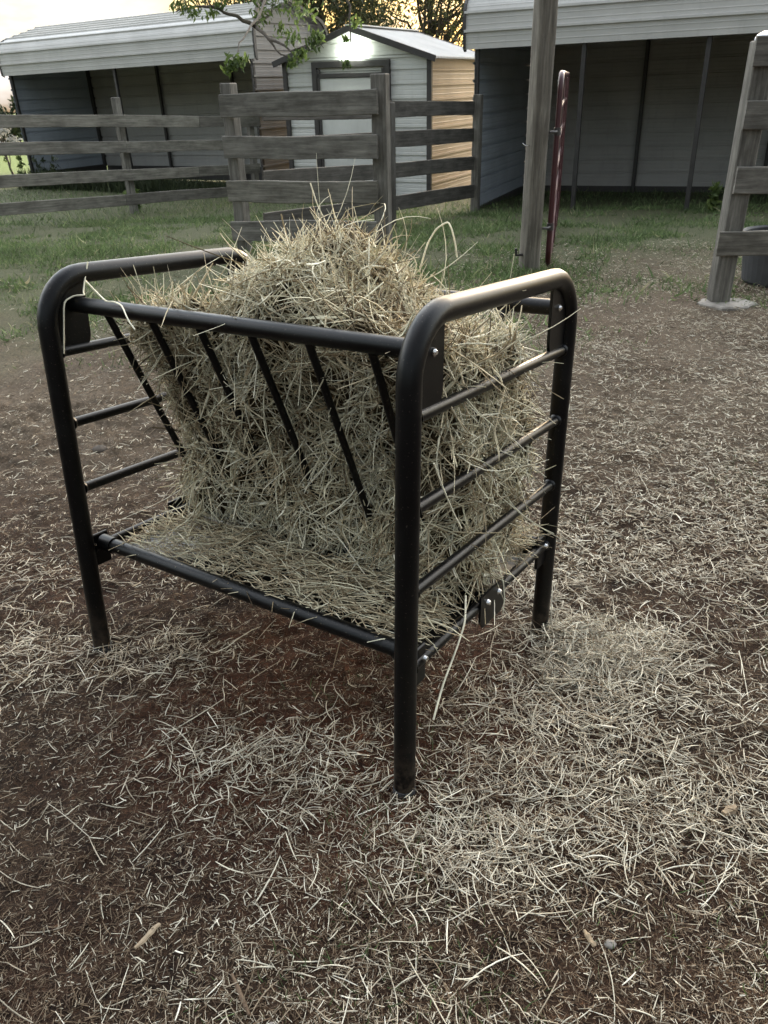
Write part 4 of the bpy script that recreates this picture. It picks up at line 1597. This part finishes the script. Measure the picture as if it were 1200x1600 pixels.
def tree(name, base, height, trunk_r, crown_c, crown_r, clumps, leaves, leaf, mat, label, seed, limbs=14, gaps=.0, group=None):
    r = random.Random(seed)
    base = Vector(base)
    root = empty(name, base, label, 'tree', group)
    m = MB()
    top = Vector((crown_c[0], crown_c[1], crown_c[2] + crown_r[2] * .3))
    tp_ = branch_pts(base - Vector((0, 0, .2)), top, .0, 12, .12, seed)
    m.tube(tp_, [trunk_r * (1 - .8 * i / 12) for i in range(13)], 10)
    cs, rs, nn = [], [], []
    for k in range(clumps):
        d = Vector((r.gauss(0, 1), r.gauss(0, 1), r.gauss(0, 1))).normalized() * (r.random() ** .4)
        c = Vector((crown_c[0] + d.x * crown_r[0], crown_c[1] + d.y * crown_r[1], crown_c[2] + d.z * crown_r[2]))
        cs.append(c)
        q = r.uniform(.55, 1.2) * .22 * (crown_r[0] + crown_r[2])
        rs.append((q, q, q * .7))
        nn.append(max(20, int(leaves / clumps * r.uniform(.5, 1.5))))
    for k in range(limbs):
        c = cs[k % len(cs)]
        s = tp_[r.randint(4, 10)]
        bp_ = branch_pts(s, c, .06, 7, .14, seed + k)
        m.tube(bp_, [trunk_r * .36 * (1 - .82 * i / 7) for i in range(8)], 7)
        for q in range(3):
            s2 = bp_[r.randint(2, 6)]
            e2 = s2 + Vector((r.gauss(0, .5), r.gauss(0, .5), r.gauss(0, .35))) * crown_r[0] * .45
            m.tube(branch_pts(s2, e2, .05, 5, .2, seed + k * 7 + q), [trunk_r * .12 * (1 - .8 * i / 5) for i in range(6)], 5)
    put('trunk', m, MAT['bark'], root, Matrix.Identity(4))
    v, q, t = leaf_cloud(cs, rs, nn, leaf)
    put('crown', quads_mesh('crown', v, q, t, False), MAT[mat], root, Matrix.Identity(4))
    return root


p = at(520, 60, 21.5)
tree('shade_tree', (p.x, 21.5, gz(p.x, 21.5)), 6, .20, (p.x - .75, 21.5, 3.9), (2.2, 1.6, 2.3), 80, 24000, .13, 'leaf',
     'big dark bushy tree rising right behind the small gabled shed', 101, 26)
p = at(660, 40, 25)
tree('shade_tree', (p.x, 25, gz(p.x, 25)), 6, .14, (p.x + .3, 25, 4.0), (3.1, 1.6, 2.4), 90, 14000, .12, 'leaf',
     'thinner backlit tree with yellow sky showing through, beside the right open shed roof', 113, 26)

# the near tree whose drooping branches cross the roofs; trunk in the gap between the sheds
tb_ = at(432, 150, 18.7)
root = empty('overhanging_tree', (tb_.x, 18.7, gz(tb_.x, 18.7)), 'leafy tree in the gap between the sheds with drooping branches over both roofs', 'tree')
m = MB()
tz0 = gz(tb_.x, 18.7)
trunk = [Vector((tb_.x, 18.7, tz0 - .2)), Vector((tb_.x + .03, 18.65, 1.0)), Vector((tb_.x - .05, 18.4, 2.4)), Vector((tb_.x - .1, 18.0, 3.2)), Vector((tb_.x, 17.8, 4.2)), Vector((tb_.x + .2, 17.6, 5.6))]
m.tube(trunk, [.11, .10, .09, .075, .06, .03], 10)


def limb(pxs, r0, seed):
    pts = [trunk[3].copy() if pxs[0] is None else at(*pxs[0])] + [at(*q) for q in pxs[1:]]
    fine = []
    rr = random.Random(seed)
    for i in range(len(pts) - 1):
        for k in range(3):
            fine.append(pts[i].lerp(pts[i + 1], k / 3) + Vector((rr.uniform(-1, 1), rr.uniform(-1, 1), rr.uniform(-1, 1))) * .025)
    fine.append(pts[-1])
    m.tube(fine, [r0 * (1 - .8 * i / (len(fine) - 1)) for i in range(len(fine))], 7)
    return fine


limb([None, (402, 20, 16.5), (398, 40, 16.0), (372, 25, 15.8), (340, 14, 15.6), (300, 10, 15.5), (275, 18, 15.4)], .05, 1)
limb([(398, 40, 16.0), (420, 60, 15.5), (455, 78, 15.0), (480, 72, 14.8)], .035, 2)
limb([(420, 60, 15.5), (440, 85, 15.2), (462, 95, 15.0)], .022, 3)
limb([None, (420, -10, 15.5), (400, 30, 14.5), (378, 60, 13.6), (366, 90, 13.2)], .03, 4)
limb([None, (520, -40, 15.6), (548, 10, 15.3), (546, 60, 15.2), (544, 100, 15.2)], .028, 5)
limb([(340, 14, 15.6), (325, 5, 15.5), (318, -20, 15.5)], .02, 6)
limb([(398, 40, 16.0), (424, 20, 16.2), (430, -20, 16.4)], .03, 7)
limb([(455, 78, 15.0), (500, 62, 14.9), (506, 75, 14.9)], .015, 8)
put('trunk', m, MAT['bark'], root, Matrix.Identity(4))
cl = []
for px, py, Yv, rx, rz, k in ((283, 14, 15.4, .16, .12, 34), (305, 22, 15.4, .16, .10, 30), (330, 22, 15.5, .14, .09, 24), (290, 2, 15.5, .2, .1, 30), (345, 8, 15.6, .16, .1, 22),
                              (366, 98, 13.2, .15, .13, 60), (356, 112, 13.2, .08, .08, 22), (381, 92, 13.2, .08, .08, 18),
                              (455, 60, 15.1, .16, .12, 40), (440, 48, 15.4, .18, .14, 40), (490, 66, 14.8, .13, .16, 60), (470, 88, 14.9, .14, .12, 50), (455, 100, 15.0, .10, .10, 30), (500, 58, 14.9, .10, .1, 30),
                              (540, 62, 15.2, .06, .05, 12), (541, 100, 15.2, .09, .07, 30), (556, 35, 15.3, .12, .1, 22), (410, 25, 16.0, .25, .2, 50), (425, 0, 16.0, .4, .25, 90),
                              (470, 20, 15.6, .35, .25, 80), (390, -25, 16, .6, .3, 120), (480, -40, 16, .9, .5, 300), (300, -40, 15.8, .5, .3, 80)):
    c = at(px, py, Yv)
    cl.append((c, (rx, rx, rz), k))
v, q, t = leaf_cloud([c[0] for c in cl], [c[1] for c in cl], [c[2] for c in cl], .115, (0, -.2, -1.4), .34)
put('crown', quads_mesh('crown', v, q, t, False), MAT['leaf_near'], root, Matrix.Identity(4))

# far hedge trees by the field at the left
for k, (x, y, h_, wd_, lab) in enumerate(((-21.5, 42, 2.6, 2.6, 'dark round bush at the far left edge of the bright field'),
                                          (-17.6, 45, 2.2, 2.2, 'low dark bush across the field seen just left of the left shed'))):
    zg = gz(x, y)
    tree('field_bush', (x, y, zg), h_, .10, (x, y, zg + h_ * .55), (wd_, 1.5, h_ * .5), 26, 3000, .32, 'leaf_far', lab, 200 + k, 8)
wb = at(6, 212, 24.0)
zg = gz(wb.x, 24)
tree('pale_bush', (wb.x, 24, zg), 1.2, .04, (wb.x - .1, 24, wb.z), (.38, .3, .5), 10, 420, .12, 'blossom',
     'small pale bush beyond the left fence at the picture edge', 231, 6)


def weed(x, y, h_, n, label, seed, mat='leaf_near'):
    zg = gz(x, y)
    r = random.Random(seed)
    root = empty('weed', (x, y, zg), label, 'weed', None)
    m = MB()
    cs = []
    for k in range(n):
        e = Vector((x + r.gauss(0, .16) * h_, y + r.gauss(0, .16) * h_, zg + h_ * r.uniform(.6, 1)))
        bp_ = branch_pts((x + r.uniform(-.04, .04), y, zg - .02), e, .02, 5, .15, seed + k)
        m.tube(bp_, [.006 * (1 - .7 * i / 5) for i in range(6)], 5)
        cs += bp_[1:]
    put('stem', m, MAT['leaf_near'], root, Matrix.Identity(4))
    v, q, t = leaf_cloud(cs, [(.05, .05, .05)] * len(cs), [4] * len(cs), .13, (0, 0, .5), .35)
    put('foliage', quads_mesh('foliage', v, q, t, False), MAT[mat], root, Matrix.Identity(4))


q_ = at(82, 285, 19.6)
weed(q_.x, 19.6, 1.0, 5, 'tall leafy weed against the left wall of the left open shed', 301, 'leaf_far')
q_ = at(30, 285, 20.5)
weed(q_.x, 20.5, .9, 5, 'bushy weed outside the left corner post of the left open shed', 305)
q_ = at(1112, 325, 11.6)
weed(q_.x, 11.6, .34, 6, 'broad-leaved weed at the foot of the right shed front post', 309)
q_ = at(215, 330, 14.8)
weed(q_.x, 14.8, .35, 8, 'leafy weed under the left fence by its middle post', 313)
# dark weeds along the base of the left shed
ws = rng.uniform(0, 1, 9000)
bx = -8.5 + ws * 6.2 + rng.normal(0, .1, 9000); by = 21.0 - ws * 3.7 + rng.normal(-.15, .22, 9000)
l_ = rng.gamma(4, .075, 9000).clip(.1, .5) * (1 - .5 * ws)
D = norm(np.stack([rng.normal(0, .3, 9000), rng.normal(0, .3, 9000), np.ones(9000)], -1))
v, q, i = strands(np.stack([bx, by, ground_z(bx, by)], -1) + D * (l_ * .5)[:, None], D, norm(rng.normal(0, 1, (9000, 3))), l_, rng.uniform(.006, .014, 9000), 3, 2, .5, 0, 1, 1, [.6, 1, .7, .1])
o = put('weed_strip', quads_mesh('weed_strip', v, q, rng.beta(2, 3, 9000)[i]), MAT['leaf_far'])
tag(o, 'dark band of weeds along the foot of the left open shed', 'weeds', None, 'stuff')
